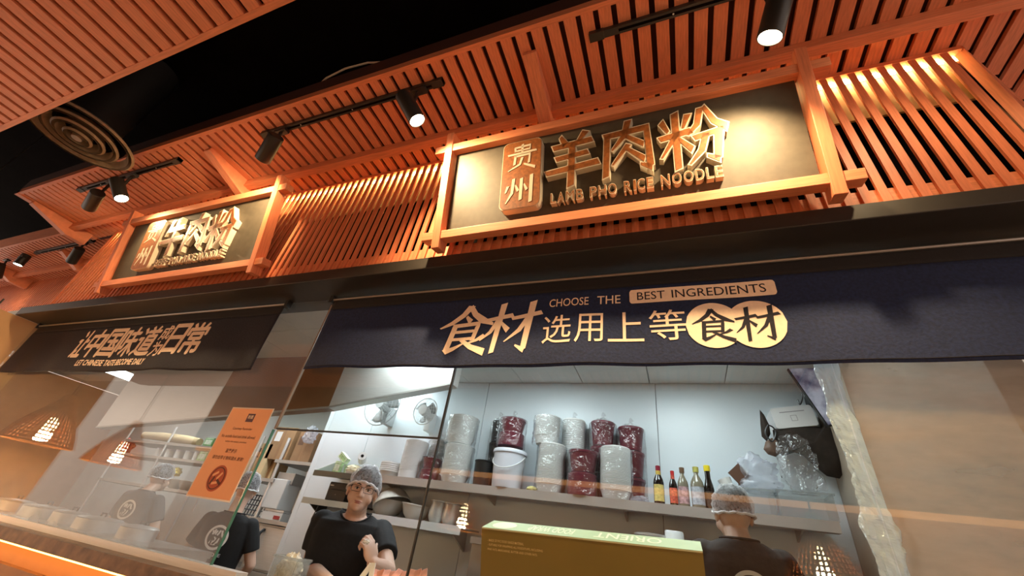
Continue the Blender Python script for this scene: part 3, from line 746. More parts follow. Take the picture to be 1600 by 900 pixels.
bowl_sleeve('wrapped burgundy bowls standing on the white bucket', 781, 819, 656, 704, 3.335, 2, MAROONP, zb=at(800, 703, 3.37).z + 0.012)
bowl_sleeve('lower wrapped sleeve of white bowls right of the white bucket', 840, 882, 696, 766, 3.335, 20, WH, knot=False)
bowl_sleeve('upper wrapped sleeve of white bowls, leftmost of the top tier', 836, 874, 653, 696, 3.335, 15, WH, zb=at(858, 697, 3.36).z, knot=False)
bowl_sleeve('rear wrapped sleeve of white bowls with a knotted top', 876, 913, 658, 760, 3.515, 26, WH)
bowl_sleeve('front pair of wrapped burgundy bowls at the middle of the shelf', 888, 934, 705, 775, 3.335, 2, MAROONP, knot=False)
bowl_sleeve('rear wrapped tower of burgundy bowls behind the white sleeve', 922, 961, 659, 770, 3.515, 3, MAROONP)
bowl_sleeve('front wrapped sleeve of white bowls nearest the sauce bottles', 938, 986, 701, 782, 3.335, 20, WH, knot=False)
bowl_sleeve('rightmost wrapped burgundy bowls on the shelf', 966, 1008, 668, 778, 3.515, 3, MAROONP)
# black cup
cx, r = span(741, 768, 738, 3.33); z1 = at(755, 721, 3.33).z
cu = thing('black_cup', 'short black plastic cup left of the white bucket', 'cup', (cx, 3.33, SZ + 0.001))
MB().lathe([(0, 0), (r * 0.88, 0), (r, z1 - SZ), (r * 0.95, z1 - SZ), (r * 0.84, 0.01), (0, 0.01)], 24, cap=False).build('cup_body', BLACKP, cu, True)
MB().lathe([(r, 0), (r * 1.05, 0.003), (r * 1.05, 0.009), (r, 0.012)], 24, (0, 0, z1 - SZ - 0.012), cap=False).build('rim', BLACKP, cu, True)
# bucket
cx, r = span(768, 819, 735, 3.33); z1 = at(794, 705, 3.33).z; h = z1 - SZ
bk = thing('white_bucket', 'white plastic bucket with lid and wire handle on the shelf', 'bucket', (cx, 3.34, SZ + 0.001))
BW = mat('bucket_white', (0.70, 0.72, 0.80), 0.35)
MB().lathe([(0, 0), (r * 0.80, 0), (r * 0.82, 0.006), (r * 0.94, h - 0.03), (0, h - 0.03)], 36, cap=False).build('bucket_body', BW, bk, True)
MB().lathe([(r * 0.95, -0.03), (r, -0.028), (r * 1.01, -0.012), (r * 0.97, 0), (r * 0.9, 0.0), (r * 0.88, -0.008), (0, -0.008)], 36, (0, 0, h), cap=False).build('lid', BW, bk, True)
MB().tube([(r * 0.94 * math.cos(a), r * 0.98 * math.sin(a) - 0.005, h - 0.045 - 0.11 * math.sin(-a) ** 1 * 1.0) for a in [-PI * k / 14 for k in range(15)]], 0.004, 6).build('handle', WHITEP, bk)
# sauce bottles
def bottle(label, px, ytop, ybase, Y, r, body, lab, capm, neck=0.36, lab2=None, glassy=False, shoulder=0.55):
    c = at(px, ybase, Y); z0 = SZ + 0.001; z1 = at(px, ytop, Y).z; h = z1 - z0
    t = thing('sauce_bottle', label, 'bottle', (c.x, Y, z0), 0, 'sauce bottles in a row on the shelf')
    MB().lathe([(0, 0), (r * 0.95, 0), (r, 0.006), (r, h * shoulder), (r * 0.9, h * (shoulder + 0.08)), (r * neck, h * (shoulder + 0.25)), (r * neck, h * 0.9), (0, h * 0.9)], 24, cap=False).build('bottle_body', body, t, True)
    MB().lathe([(0, h * 0.86), (r * (neck + 0.1), h * 0.86), (r * (neck + 0.12), h * 0.99), (r * neck, h), (0, h)], 20, cap=False).build('cap', capm, t, True)
    def lb(z0_, z1_, m, nm, rr=1.0):
        g = MB().grid(lambda u, v: Vector((r * rr * 1.015 * math.cos(-PI / 2 + (u - 0.5) * 2.2), r * rr * 1.015 * math.sin(-PI / 2 + (u - 0.5) * 2.2), h * (z0_ + (z1_ - z0_) * v))), 12, 2)
        return g.build(nm, m, t, True)
    lb(0.07, shoulder - 0.06, lab, 'label')
    if lab2: lb(0.66, 0.86, lab2, 'neck_label', neck + 0.14)
    return t
SOY = mat('dark_soy_glass', (0.012, 0.006, 0.004), 0.12, spec=0.8)
CLG = mat('pale_bottle_glass', (0.32, 0.28, 0.20), 0.08, spec=0.8, trans=0.35)
YEL = mat('yellow_label', (0.62, 0.50, 0.16), 0.5, var=0.25, scale=60); REDL = mat('red_label', (0.60, 0.10, 0.06), 0.5, var=0.5, scale=70)
MULT = mat('coloured_label', (0.45, 0.28, 0.30), 0.5, var=0.7, scale=40); BLUL = mat('grey_blue_label', (0.42, 0.46, 0.52), 0.5, var=0.3, scale=60)
bottle('tall dark sauce bottle with yellow label and red cap', 1031, 728, 787, 3.31, 0.036, SOY, YEL, mat('wine_red_cap', (0.25, 0.01, 0.03), 0.4), lab2=mat('gold_neck', (0.6, 0.42, 0.08), 0.4))
bottle('slim dark sauce bottle with red cap and red label', 1054, 736, 789, 3.31, 0.028, SOY, REDL, mat('red_cap', (0.5, 0.02, 0.02), 0.4), lab2=REDL)
bottle('clear bottle with brown cap and many-coloured label', 1070, 731, 791, 3.31, 0.036, CLG, MULT, mat('brown_cap', (0.16, 0.09, 0.05), 0.4))
bottle('clear bottle with round grey label and yellow-green cap', 1093, 730, 793, 3.31, 0.044, CLG, BLUL, mat('olive_cap', (0.45, 0.42, 0.10), 0.4), neck=0.34)
bottle('dark bottle with bright yellow cap at the row’s end', 1112, 728, 796, 3.31, 0.032, SOY, mat('plain_dark_label', (0.05, 0.03, 0.02), 0.5), mat('yellow_cap', (0.80, 0.62, 0.02), 0.4), shoulder=0.45, neck=0.55)
# clear tubs with bags
def tub(label, px0, px1, ytop, Y, z0, d=0.2, m=None):
    cx, r = span(px0, px1, ytop + 15, Y); z1 = at((px0 + px1) / 2, ytop, Y).z
    t = thing('plastic_tub', label, 'tub', (cx, Y + d / 2, z0))
    m = m or glass_mat_once(); h = z1 - z0; wt = 0.004
    for nm, a in (('tub_wall', (-r, r, -d / 2, -d / 2 + wt)), ('tub_wall', (-r, r, d / 2 - wt, d / 2)), ('tub_wall', (-r, -r + wt, -d / 2 + wt, d / 2 - wt)), ('tub_wall', (r - wt, r, -d / 2 + wt, d / 2 - wt))):
        MB().box(a[0], a[1], a[2], a[3], 0.004, h).build(nm, m, t)
    MB().box(-r, r, -d / 2, d / 2, 0, 0.004).build('tub_base', m, t)
    for a in ((-r - 0.008, r + 0.008, -d / 2 - 0.008, -d / 2 - 0.001), (-r - 0.008, -r - 0.001, -d / 2, d / 2), (r + 0.001, r + 0.008, -d / 2, d / 2)):
        MB().box(*a, h - 0.012, h).build('rim', m, t)
    return t
_gm = []
def glass_mat_once():
    if not _gm: _gm.append(glass_mat('frosted_tub', (0.9, 0.92, 0.92), 1.0, 0.20, (0.75, 0.75, 0.74), 0.15))
    return _gm[0]
def lump(name, label, cat, c, s, m, seed, amp=0.45, freq=2.4, n=26, tip=0.0, parent=None):
    def f(u, v):
        a = u * 2 * PI; ph = (v - 0.5) * PI
        d = Vector((math.cos(ph) * math.cos(a), math.cos(ph) * math.sin(a), math.sin(ph)))
        q = 1 + amp * noise.noise(d * freq + Vector((seed, 0, 0))) + amp * 0.5 * noise.noise(d * freq * 3.1 + Vector((0, seed, 0)))
        if tip and d.z > 0.4: q *= 1 + tip * (d.z - 0.4)
        return Vector((d.x * s[0] * q, d.y * s[1] * q, max(d.z * s[2] * q, -s[2] * 0.8)))
    o = MB().grid(f, n, n).build(name, m, parent, True); o.location = c
    if label: tag(o, label, cat)
    return o
tub('clear plastic tub behind the second worker’s hair net', 1128, 1210, 762, 3.27, SZ + 0.001)
tub('clear plastic tub at the right end of the shelf', 1217, 1304, 768, 3.27, SZ + 0.001)
BAGM = glass_mat('thin_bag', (0.92, 0.93, 0.95), 1.6, 0.30, (0.82, 0.83, 0.92), 0.12, crinkle=1.0)
lump('plastic_bag', 'bluish white plastic bag bulging out of the left tub', 'plastic bag', at(1185, 752, 3.36), (0.12, 0.055, 0.10), BAGM, 2.0, 0.38, 2.2, 34, 0.9)
lump('plastic_bag', 'clear crinkled plastic bag standing in the right tub', 'plastic bag', at(1252, 742, 3.335), (0.11, 0.045, 0.15), FILM, 5.0, 0.38, 2.0, 34, 1.0)
pb = bx('cardboard_flap', -0.05, 0.05, -0.005, 0.005, -0.05, 0.05, mat('brown_card', (0.13, 0.06, 0.035), 0.7)); pb.location = at(1155, 741, 3.34); pb.rotation_euler = (0.1, -0.75, 0.1); tag(pb, 'small brown card flap sticking up by the tubs', 'card')
cp = MB().lathe([(0, 0), (0.032, 0), (0.044, 0.09), (0.041, 0.09), (0.03, 0.004), (0, 0.004)], 24, cap=False).build('paper_cup', WH, None, True); cp.location = at(1142, 770, 3.33); cp.rotation_euler = (0.0, -0.35, 0); tag(cp, 'white paper cup tipped on its side behind the left tub', 'cup')
lump('crumpled_wrap', 'small crumpled clear wrap left of the sauce bottles', 'plastic film', Vector((at(1000, 780, 3.28).x, 3.30, SZ + 0.018)), (0.055, 0.03, 0.022), BAGM, 8.0, 0.5)
lump('yellow_sponge', 'small pale yellow sponge lying at the shelf edge', 'sponge', Vector((at(830, 765, 3.28).x, 3.29, SZ + 0.015)), (0.04, 0.025, 0.018), mat('pale_yellow', (0.75, 0.68, 0.30), 0.8), 3.0, 0.3)
# corner shelf goods
def carton(name, label, cat, px, py, Y, w, d, h, m, rz=0.0, ry=0.0, z0=None, band=None, group=None):
    c = at(px, py, Y); t = thing(name, label, cat, (c.x, Y + d / 2, z0 if z0 is not None else c.z), rz, group)
    t.rotation_euler.y = ry
    o = MB().box(-w / 2, w / 2, -d / 2, d / 2, 0, h).build('box_body', m, t); bev(o, min(w, h) * 0.03)
    if band is not None:
        MB().box(-w * 0.38, w * 0.38, -d / 2 - 0.001, -d / 2, h * 0.2, h * 0.75).build('printed_label', band, t)
        MB().box(-w * 0.5, w * 0.5, -d / 2 - 0.0008, -d / 2, h * 0.86, h * 0.93).build('tape', band, t)
    return t
GRN = mat('pale_green_pack', (0.42, 0.60, 0.30), 0.5, var=0.4, scale=30); GW = mat('white_green_print', (0.70, 0.78, 0.62), 0.5, var=0.25, scale=40)
carton('green_packet', 'upright pale green packet on the corner shelf', 'packet', 523, 737, 3.30, 0.075, 0.04, 0.105, GRN, 0, 0.1, z0=0.4435, band=GW)
carton('green_packet', 'white and green packet tilted on top of the corner shelf pile', 'packet', 533, 716, 3.36, 0.12, 0.05, 0.06, GW, 0, 0.55, z0=0.57, band=GRN)
carton('green_packet', 'second green packet under the paper roll', 'packet', 548, 728, 3.40, 0.11, 0.06, 0.10, GRN, 0.2, -0.15, z0=0.4435, band=GW)
lump('bread_bag', 'cream coloured bag of noodles on the corner shelf', 'food bag', Vector((at(553, 734, 3.30).x, 3.30, 0.485)), (0.085, 0.045, 0.042), mat('cream_bag', (0.72, 0.66, 0.45), 0.6, var=0.2, scale=30), 4.0, 0.25)
rl = thing('paper_roll', 'small white paper roll lying on the corner shelf pile', 'paper roll', at(566, 716, 3.34)); rl.rotation_euler = (PI / 2 - 0.2, 0, 0.6)
MB().lathe([(0.014, -0.06), (0.038, -0.06), (0.038, 0.06), (0.014, 0.06), (0.014, -0.06)], 24, cap=False).build('paper', WH, rl, True)
MB().lathe([(0.012, -0.061), (0.0145, -0.061), (0.0145, 0.061), (0.012, 0.061), (0.012, -0.061)], 16, cap=False).build('core', mat('grey_core', (0.08, 0.07, 0.06), 0.8), rl, True)
# lower shelf: bowls and pots
def mixing_bowl(label, px, py, Y, r, h, tilt=(0, 0), m=WHITEP, z0=None):
    c = at(px, py, Y); t = thing('mixing_bowl', label, 'bowl', (c.x, Y, z0 if z0 is not None else c.z), 0, 'white mixing bowls on the lower shelf'); t.rotation_euler = (tilt[0], tilt[1], 0)
    MB().lathe([(0, 0), (r * 0.5, 0), (r * 0.75, h * 0.3), (r * 0.93, h * 0.75), (r, h), (r * 0.98, h), (r * 0.9, h * 0.75), (r * 0.7, h * 0.3), (r * 0.45, 0.006), (0, 0.006)], 32, cap=False).build('bowl_body', m, t, True)
    MB().lathe([(r * 0.97, -0.004), (r * 1.03, -0.004), (r * 1.03, 0.004), (r * 0.97, 0.004)], 32, (0, 0, h), cap=False).build('rim', m, t, True)
    return t
OFFW = mat('off_white_melamine', (0.66, 0.64, 0.58), 0.35)
mixing_bowl('white mixing bowl tipped over the others on the lower shelf', 612, 772, 3.40, 0.16, 0.11, (0.1, 2.75), OFFW, z0=0.36)
mixing_bowl('white mixing bowl behind the cook’s shoulder on the lower shelf', 602, 806, 3.42, 0.15, 0.12, (0, 0), OFFW, z0=0.161)
mixing_bowl('white mixing bowl beside the steel pots on the lower shelf', 646, 812, 3.40, 0.13, 0.11, (0, 0.05), OFFW, z0=0.161)
def pot(label, px, Y, r, h, z0):
    c = at(px, 800, Y); t = thing('steel_pot', label, 'pot', (c.x, Y, z0), 0, 'steel pots on the lower shelf')
    MB().lathe([(0, 0), (r * 0.7, 0), (r * 0.95, h * 0.25), (r, h * 0.5), (r * 0.85, h * 0.85), (r * 0.98, h), (r * 0.95, h), (r * 0.8, h * 0.85), (0, h * 0.3)], 28, cap=False).build('pot_body', STEEL, t, True)
    MB().lathe([(r * 0.96, 0), (r * 1.04, 0.004), (r * 1.04, 0.010), (r * 0.96, 0.012)], 28, (0, 0, h - 0.006), cap=False).build('rim', STEEL, t, True)
pot('round steel pot just right of the window joint', 684, 3.38, 0.075, 0.16, 0.161)
pot('round steel pot at the end of the lower shelf', 705, 3.40, 0.075, 0.155, 0.161)
# device on its little bracket shelf
ds = thing('small_wall_shelf', 'small black wall shelf holding a till printer', 'shelf', (-3.0, KB, 0.19))
sub(MB().box(-3.28, -2.72, 3.28, KB - 0.001, 0.20, 0.215).build('shelf_board', BLACKP, ds), ds)
sub(MB().box(-3.28, -2.72, 3.268, 3.28, 0.165, 0.215).build('front_lip', mat('pale_cable_tray', (0.55, 0.52, 0.42), 0.5), ds), ds)
sub(MB().prism([(3.30, 0.20), (KB - 0.001, 0.20), (KB - 0.001, 0.06)], -3.27, -3.26, axis='x').build('bracket', BLACKP, ds), ds)
pr = thing('receipt_printer', 'black receipt printer on the small wall shelf', 'printer', (-2.97, 3.40, 0.2155), 0.15)
bev(MB().box(-0.10, 0.10, -0.085, 0.085, 0, 0.155).build('body', mat('satin_black', (0.012, 0.013, 0.015), 0.3), pr), 0.008)
MB().box(-0.085, 0.085, -0.088, -0.085, 0.09, 0.10).build('paper_slot', DARKGREY, pr)
MB().box(-0.085, -0.05, -0.0875, -0.085, 0.12, 0.13).build('badge', WHITEP, pr)
MB().box(-0.01, 0.0, -0.0875, -0.085, 0.05, 0.056).build('lamp', WHITEP, pr)
cbl = MB().tube([(-2.86, 3.42, 0.30), (-2.80, 3.42, 0.42), (-2.72, 3.42, 0.45), (-2.66, 3.42, 0.38), (-2.66, 3.42, 0.24)], 0.008, 6).build('black_cable', BLACKP); tag(cbl, 'thick black cable arching over the receipt printer', 'cable')
cb2 = MB().tube([at(498, 790, 3.27), at(487, 810, 3.27), at(484, 825, 3.27), at(490, 836, 3.27), at(505, 845, 3.3)], 0.005, 6).build('black_cable', BLACKP); tag(cb2, 'thin black cable hanging under the small wall shelf', 'cable')
# pots below the shelf at right, paper roll
pt = thing('steel_pot', 'steel pot on the back counter beside the white paper roll', 'pot', (at(1018, 840, 3.3).x, 3.35, 0.10))
MB().lathe([(0, 0), (0.10, 0), (0.112, 0.17), (0.118, 0.175), (0.106, 0.175), (0.10, 0.02), (0, 0.02)], 32, cap=False).build('pot_body', STEEL, pt, True)
MB().lathe([(0.112, 0.16), (0.119, 0.165), (0.119, 0.175), (0.112, 0.178)], 32, cap=False).build('rim', STEEL, pt, True)
pr2 = thing('paper_roll', 'upright white paper roll on the back counter', 'paper roll', (at(1045, 840, 3.3).x + 0.035, 3.30, 0.10))
MB().lathe([(0.014, 0), (0.058, 0), (0.060, 0.01), (0.060, 0.205), (0.056, 0.21), (0.014, 0.21)], 28, cap=False).build('paper', WH, pr2, True)
MB().lathe([(0.013, 0.211), (0.016, 0.211), (0.016, 0.001), (0.013, 0.001)], 16, cap=False).build('core', MATS['grey_core'], pr2, True)
bc = thing('back_counter', 'steel counter along the kitchen back wall', 'counter', (-0.4, 3.4, FLOOR))
sub(MB().box(-1.4, 0.98, 3.02, KB - 0.001, 0.06, 0.10).build('worktop', STEELD, bc), bc)
for xa in (-1.4, -0.2):
    sub(MB().box(xa, xa + 1.18, 3.06, KB - 0.001, FLOOR, 0.06).build('cabinet_front', STEELD, bc), bc)
cn = carton('small_box', 'small dark box with blue label on the back counter', 'box', 875, 835, 3.2, 0.12, 0.08, 0.10, mat('grey_brown_box', (0.18, 0.14, 0.11), 0.6), 0, 0, z0=0.101, band=mat('blue_label', (0.22, 0.35, 0.62), 0.5, var=0.3, scale=30))

# ------------------------------------------------------------------ cling film carton near the glass
bxw = thing('cling_film_carton', 'long brown and green food wrap carton tilted behind the glass', 'carton', at(753, 824, 1.72), 0.0)
bxw.rotation_euler = (math.radians(17), math.radians(-1.5), math.radians(0))
Lb = at(1100, 878, 1.70).x - at(753, 824, 1.72).x
MB().box(0, Lb, 0, 0.125, -0.30, 0).build('carton_body', mat('olive_brown_card', (0.24, 0.155, 0.028), 0.55, var=0.06, scale=5), bxw)
MB().box(-0.0005, Lb + 0.0005, -0.0005, 0.1255, -0.002, 0.0015).build('carton_lid', mat('pale_green_card', (0.36, 0.50, 0.36), 0.5, var=0.06), bxw)
MB().box(0, Lb, -0.001, 0.0005, -0.004, 0.0005).build('fold_edge', mat('cream_fold', (0.70, 0.62, 0.40), 0.6), bxw)
yb = -0.034
LT = mat('tan_lettering', (0.85, 0.58, 0.27), 0.6)
for ln, w in (('- MADE OF PVC FOOD GRADE MATERIAL', 0.150), ('- SUITABLE FOR WRAPPING ALL FOODSTUFFS, INCLUDING', 0.226), ('  PINK FATS, MARGARINE, BUTTER AND OTHER FATS.', 0.205)):
    put_text('lettering', ln, lambda a, b_, d, yb=yb: (0.028 + a, -0.0015, yb - 0.011 + b_), w, 0.0085, LT, bxw, 0.006); yb -= 0.0155
for ln, x0, w in (('ORIENT', 0.44, 0.24), ('FOOD WRAP', 0.18, 0.18)):
    put_text('lettering', ln, lambda a, b_, d, x0=x0, w=w: (x0 + w - a, 0.10 - b_, 0.0025), w, 0.07, mat('pale_print', (0.74, 0.78, 0.66), 0.5), bxw, 0.006)
MB().lathe([(0, 0), (0.05, 0), (0.05, 0.0006), (0, 0.0006)], 24, (0.075, 0.06, 0.0016), M=None, cap=False).build('printed_disc', MATS['pale_print'], bxw)
ct = thing('prep_counter', 'steel counter just behind the shop window', 'counter', (-1.0, 1.9, FLOOR))
sub(MB().box(-1.68, 1.0, 1.67, 2.10, -0.36, -0.32).build('worktop', STEEL, ct), ct)
sub(MB().box(-1.68, 1.0, 1.70, 2.08, FLOOR, -0.36).build('cabinet_front', STEELD, ct), ct)
# shredded food tub and tray in front of the cook
tb = tub('clear tub of shredded white radish at the cook’s left', 424, 462, 868, 1.95, -0.318, 0.10)
fd = lump('shredded_radish', 'white shredded radish heaped in the clear tub', 'food', (tb.location.x, tb.location.y, -0.22), (0.075, 0.042, 0.09), mat('white_shreds', (0.75, 0.72, 0.62), 0.7, var=0.3, scale=70, bump=0.6), 1.0, 0.2, 6); tag(fd, kind='stuff')
for i in range(9):
    c = at(585 + i * 9.5 + random.uniform(-2, 2), 899 + random.uniform(-3, 4), 2.02)
    o = bx('meat_slice', -0.018, 0.018, -0.024, 0.024, -0.003, 0.003, mat('pink_meat', (0.70, 0.30, 0.20), 0.5, var=0.25, scale=20)); o.location = c; o.rotation_euler = (0.9 + random.uniform(-.2, .2), random.uniform(-.5, .5), random.uniform(-.4, .4)); bev(o, 0.003)
    tag(o, 'thin pink meat slice heaped in front of the cook’s hand', 'meat slice', 'pink meat slices in front of the cook')
mt = thing('meat_tray', 'steel tray under the pink meat slices in front of the cook', 'tray', (at(625, 900, 2.03).x, 2.02, -0.319))
bev(MB().box(-0.16, 0.16, -0.05, 0.075, 0, 0.11).build('tray_body', STEEL, mt), 0.01)
MB().box(-0.17, 0.17, -0.06, 0.08, 0.11, 0.118).build('rim', STEEL, mt)
for i in range(2):
    o = bx('white_leaf', -0.012, 0.012, -0.003, 0.003, -0.03, 0.035, WH); o.location = at(572 + i * 9, 893, 2.0); o.rotation_euler = (0, 0.5 - i * 0.6, 0.2); tag(o, 'white onion strip standing up in front of the cook', 'onion', 'white onion strips in front of the cook')

# ------------------------------------------------------------------ extractor canopy, fans
hd = thing('extractor_hood', 'slanted stainless extractor canopy behind the upper glass', 'extractor hood', (-3.0, 2.95, KC))
a0, a1, a2 = at(150, 668, 2.9), at(513, 637, 2.9), at(707, 600, 2.9)
am = at(322, 655, 2.9); STEEL_REFL = mat('steel_warm_reflection', (0.26, 0.125, 0.055), 0.35, metal=0.5, var=0.1, scale=3)  # middle panel: the hall's warm reflection is put into the steel's colour
def lerpz(x):
    return a0.z + (a1.z - a0.z) * (x - a0.x) / (a1.x - a0.x)
for (p_, q_, m_) in (((a0.x, a0.z), (am.x, lerpz(am.x)), STEEL), ((am.x, lerpz(am.x)), (a1.x, a1.z), STEEL_REFL), ((a1.x, a1.z), (a2.x, a2.z), STEEL)):
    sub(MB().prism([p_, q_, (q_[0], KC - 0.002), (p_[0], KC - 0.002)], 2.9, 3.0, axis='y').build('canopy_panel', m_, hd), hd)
sub(MB().prism([(a1.x, a1.z - 0.004), (a2.x, a2.z - 0.004), (a2.x, a2.z + 0.012), (a1.x, a1.z + 0.012)], 2.892, 2.9, axis='y').build('edge_trim', STEELD, hd), hd)
sub(MB().prism([(a0.x, a0.z - 0.004), (a1.x, a1.z - 0.004), (a1.x, a1.z + 0.012), (a0.x, a0.z + 0.012)], 2.892, 2.9, axis='y').build('edge_trim', STEELD, hd), hd)
def fan(label, c, r, m, wall=KB):
    t = thing('wall_fan', label, 'fan', c, 0, 'wall fans in the kitchen')
    for k, rr in enumerate((1.0, 0.86, 0.7, 0.54, 0.38, 0.22)):
        MB().tube([(r * rr * math.cos(2 * PI * i / 32), -0.05 - 0.05 * (1 - rr * rr) ** .5, r * rr * math.sin(2 * PI * i / 32)) for i in range(33)], 0.006 if k == 0 else 0.002, 5).build('guard_ring', m, t)
    for k in range(20):
        a = 2 * PI * k / 20
        MB().tube([(r * q * math.cos(a), -0.05 - 0.05 * (1 - q * q) ** .5, r * q * math.sin(a)) for q in (0.1, 0.4, 0.7, 0.9, 1.0)], 0.0016, 4).build('guard_wire', m, t)
    for k in range(3):
        a0_ = 2 * PI * k / 3 + 0.4
        def f(u, v, a0_=a0_):
            rr = r * (0.12 + 0.74 * u); a = a0_ + (v - 0.5) * (1.3 - 0.3 * u)
            return Vector((rr * math.cos(a), -0.035 - 0.05 * (v - 0.5), rr * math.sin(a)))
        o = MB().grid(f, 6, 6).build('blade', mat('grey_blade', (0.35, 0.36, 0.36), 0.4), t, True); sm_ = o.modifiers.new('t', 'SOLIDIFY'); sm_.thickness = 0.003
    M = Matrix.Rotation(PI / 2, 4, 'X')
    MB().lathe([(0, -0.06), (0.05, -0.06), (0.055, 0.0), (0.045, 0.1), (0, 0.1)], 24, M=M, cap=False).build('hub', m, t, True)
    MB().box(-0.03, 0.03, 0.04, wall - c[1] - 0.001, -0.16, 0.02).build('wall_mount', m, t)
fan('grey wall fan partly hidden behind the extractor canopy', Vector((at(600, 634, 3.40).x, 3.42, at(600, 634, 3.40).z)), 0.21, mat('fan_grey', (0.45, 0.46, 0.46), 0.4))
fan('white wall fan right of the grey fan', Vector((at(668, 645, 3.45).x, 3.45, at(668, 645, 3.45).z)), 0.13, WHITEP)
# ------------------------------------------------------------------ poster on the left pane
po = thing('reminder_poster', 'orange courtesy reminder poster taped to the left pane', 'poster', (-2.36, G - 0.004, 0.045))
ORG = mat('orange_paper', (0.78, 0.36, 0.17), 0.6, var=0.04, scale=4)
MB().box(0, 0.315, -0.0012, 0, 0, 0.447).build('sheet', ORG, po)
MB().box(-0.006, 0.321, -0.0004, 0.0016, -0.008, 0.453).build('clear_sleeve', mat('pale_sleeve', (0.70, 0.58, 0.48), 0.2), po)
INK = mat('dark_ink', (0.10, 0.025, 0.015), 0.7)
def pmap(x, z): return lambda a, b_, d: (x + a, -0.0016, z + b_)
MB().box(0.150, 0.205, -0.0020, -0.0012, 0.375, 0.420).build('logo_block', mat('dark_plum', (0.09, 0.03, 0.05), 0.6), po)
put_text('lettering', '粉面', lambda a, b_, d: (0.158 + a, -0.0024, 0.392 + b_), 0.040, 0.020, PRINT, po, 0.01)
for body, x, z, w, h in (('Courtesy Reminder', 0.083, 0.328, 0.150, 0.016), ('No outside food and drink allowed.', 0.026, 0.288, 0.262, 0.016), ('within the eatery premises', 0.075, 0.262, 0.165, 0.011), ('温馨提示', 0.115, 0.212, 0.085, 0.020), ('请勿自带食物和酒水,谢谢!', 0.040, 0.176, 0.235, 0.020)):
    put_text('lettering', body, pmap(x, z), w, h, INK, po, 0.01)
MB().lathe([(0, 0), (0.062, 0), (0.062, 0.0006), (0, 0.0006)], 32, M=Matrix.Translation((0.152, -0.0012, 0.088)) @ Matrix.Rotation(PI / 2, 4, 'X'), cap=False).build('bowl_print', mat('rust_print', (0.42, 0.08, 0.03), 0.7), po)
MB().lathe([(0.048, 0), (0.053, 0), (0.053, 0.0006), (0.048, 0.0006), (0.048, 0)], 32, M=Matrix.Translation((0.152, -0.0022, 0.088)) @ Matrix.Rotation(PI / 2, 4, 'X'), cap=False).build('bowl_rim_print', INK, po)
for i, (dx, dz, a, m) in enumerate(((-0.02, 0.02, 0.5, ORG), (0.015, 0.012, 0.9, ORG), (0.0, -0.022, 0.2, ORG), (-0.024, -0.012, 1.2, INK), (0.026, -0.016, -0.5, INK))):
    o = MB().box(-0.020, 0.020, -0.0006, 0, -0.006, 0.006).build('noodle_print', m, po); o.location = (0.152 + dx, -0.0022, 0.088 + dz); o.rotation_euler.y = -a

# ------------------------------------------------------------------ rack and goods at the kitchen's rear left
RY = 3.80
rk = thing('storage_rack', 'steel post rack with cartons, scale and oven behind the opening', 'rack', (-4.3, RY, FLOOR))
zA = at(428, 717, RY).z; zB = at(400, 745, RY).z; zC = at(420, 812, RY).z
zD = at(375, 888, RY).z
def rb(nm, *a, m=STEELD): return sub(MB().box(*a).build(nm, m, rk), rk)
for xx in (-4.39, -4.82):
    for yy in (RY + 0.02, RY + 0.5):
        sub(MB().tube([(xx, yy, FLOOR), (xx, yy, zA + 0.25)], 0.018, 10).build('post', STEEL, rk), rk)
XR2 = XL - 0.08
for z, x0 in ((zA, -4.45), (zB, -4.88), (zC, -4.88), (zD, -4.88)):
    rb('rack_shelf', x0, XR2 if z != zB else -4.34, RY, RY + 0.52, z - 0.035, z)
CARD = mat('brown_cardboard', (0.36, 0.21, 0.10), 0.75, var=0.12, scale=6); CARDP = mat('pale_cardboard', (0.66, 0.50, 0.28), 0.75, var=0.1, scale=6)
def boxat(label, px0, px1, ytop, z0, m, d=0.3, Y=RY + 0.04, band=None, group='cartons on the kitchen rack'):
    py = 720
    a = at((px0 + px1) / 2, ytop, Y); w = abs(at(px1, ytop, Y).x - at(px0, ytop, Y).x)
    t = thing('cardboard_box', label, 'box', (a.x, Y + d / 2, z0 + 0.001), 0, group); h = a.z - z0
    bev(MB().box(-w / 2, w / 2, -d / 2, d / 2, 0, h).build('box_body', m, t), 0.004)
    MB().box(-0.02, 0.02, -d / 2 - 0.001, -d / 2, 0, h).build('tape', mat('brown_tape', (0.30, 0.16, 0.07), 0.4), t)
    MB().box(-w * 0.40, -w * 0.12, -d / 2 - 0.0012, -d / 2, h * 0.55, h * 0.85).build('printed_label', band or mat('dark_print', (0.12, 0.06, 0.03), 0.7), t)
    return t
boxat('tall pale open carton on the rack’s middle shelf', 404, 428, 693, zB, CARDP, 0.22)
boxat('brown carton on the rack’s top shelf with white lettering', 434, 466, 668, zA, CARD, 0.34, band=WH)
boxat('darker brown carton at the right end of the rack’s top shelf', 470, 499, 676, zA, mat('dark_cardboard', (0.27, 0.15, 0.07), 0.75, var=0.1), 0.34)
boxat('small pale carton half hidden behind the rack post', 425, 436, 713, zB, CARDP, 0.2, Y=RY + 0.12)
boxat('pale carton left of the tall open carton', 372, 400, 712, zB, mat('straw_cardboard', (0.58, 0.46, 0.28), 0.75, var=0.1), 0.24, Y=RY + 0.05)
bg = lump('hanging_bag', 'white plastic bag hanging in front of the top shelf cartons', 'plastic bag', at(484, 683, RY - 0.012), (0.085, 0.05, 0.085), BAGM, 7.0, 0.35, 3.2, 30, 0.6)
gt = carton('grey_container', 'grey lidded container under the rack’s top shelf', 'container', 447, 744, RY + 0.06, 0.26, 0.26, 0.12, STEELD, z0=at(447, 756, RY).z)
sc = thing('kitchen_scale', 'silver kitchen scale with red display on the rack', 'scale', (at(420, 806, RY).x, RY + 0.16, zC + 0.001))
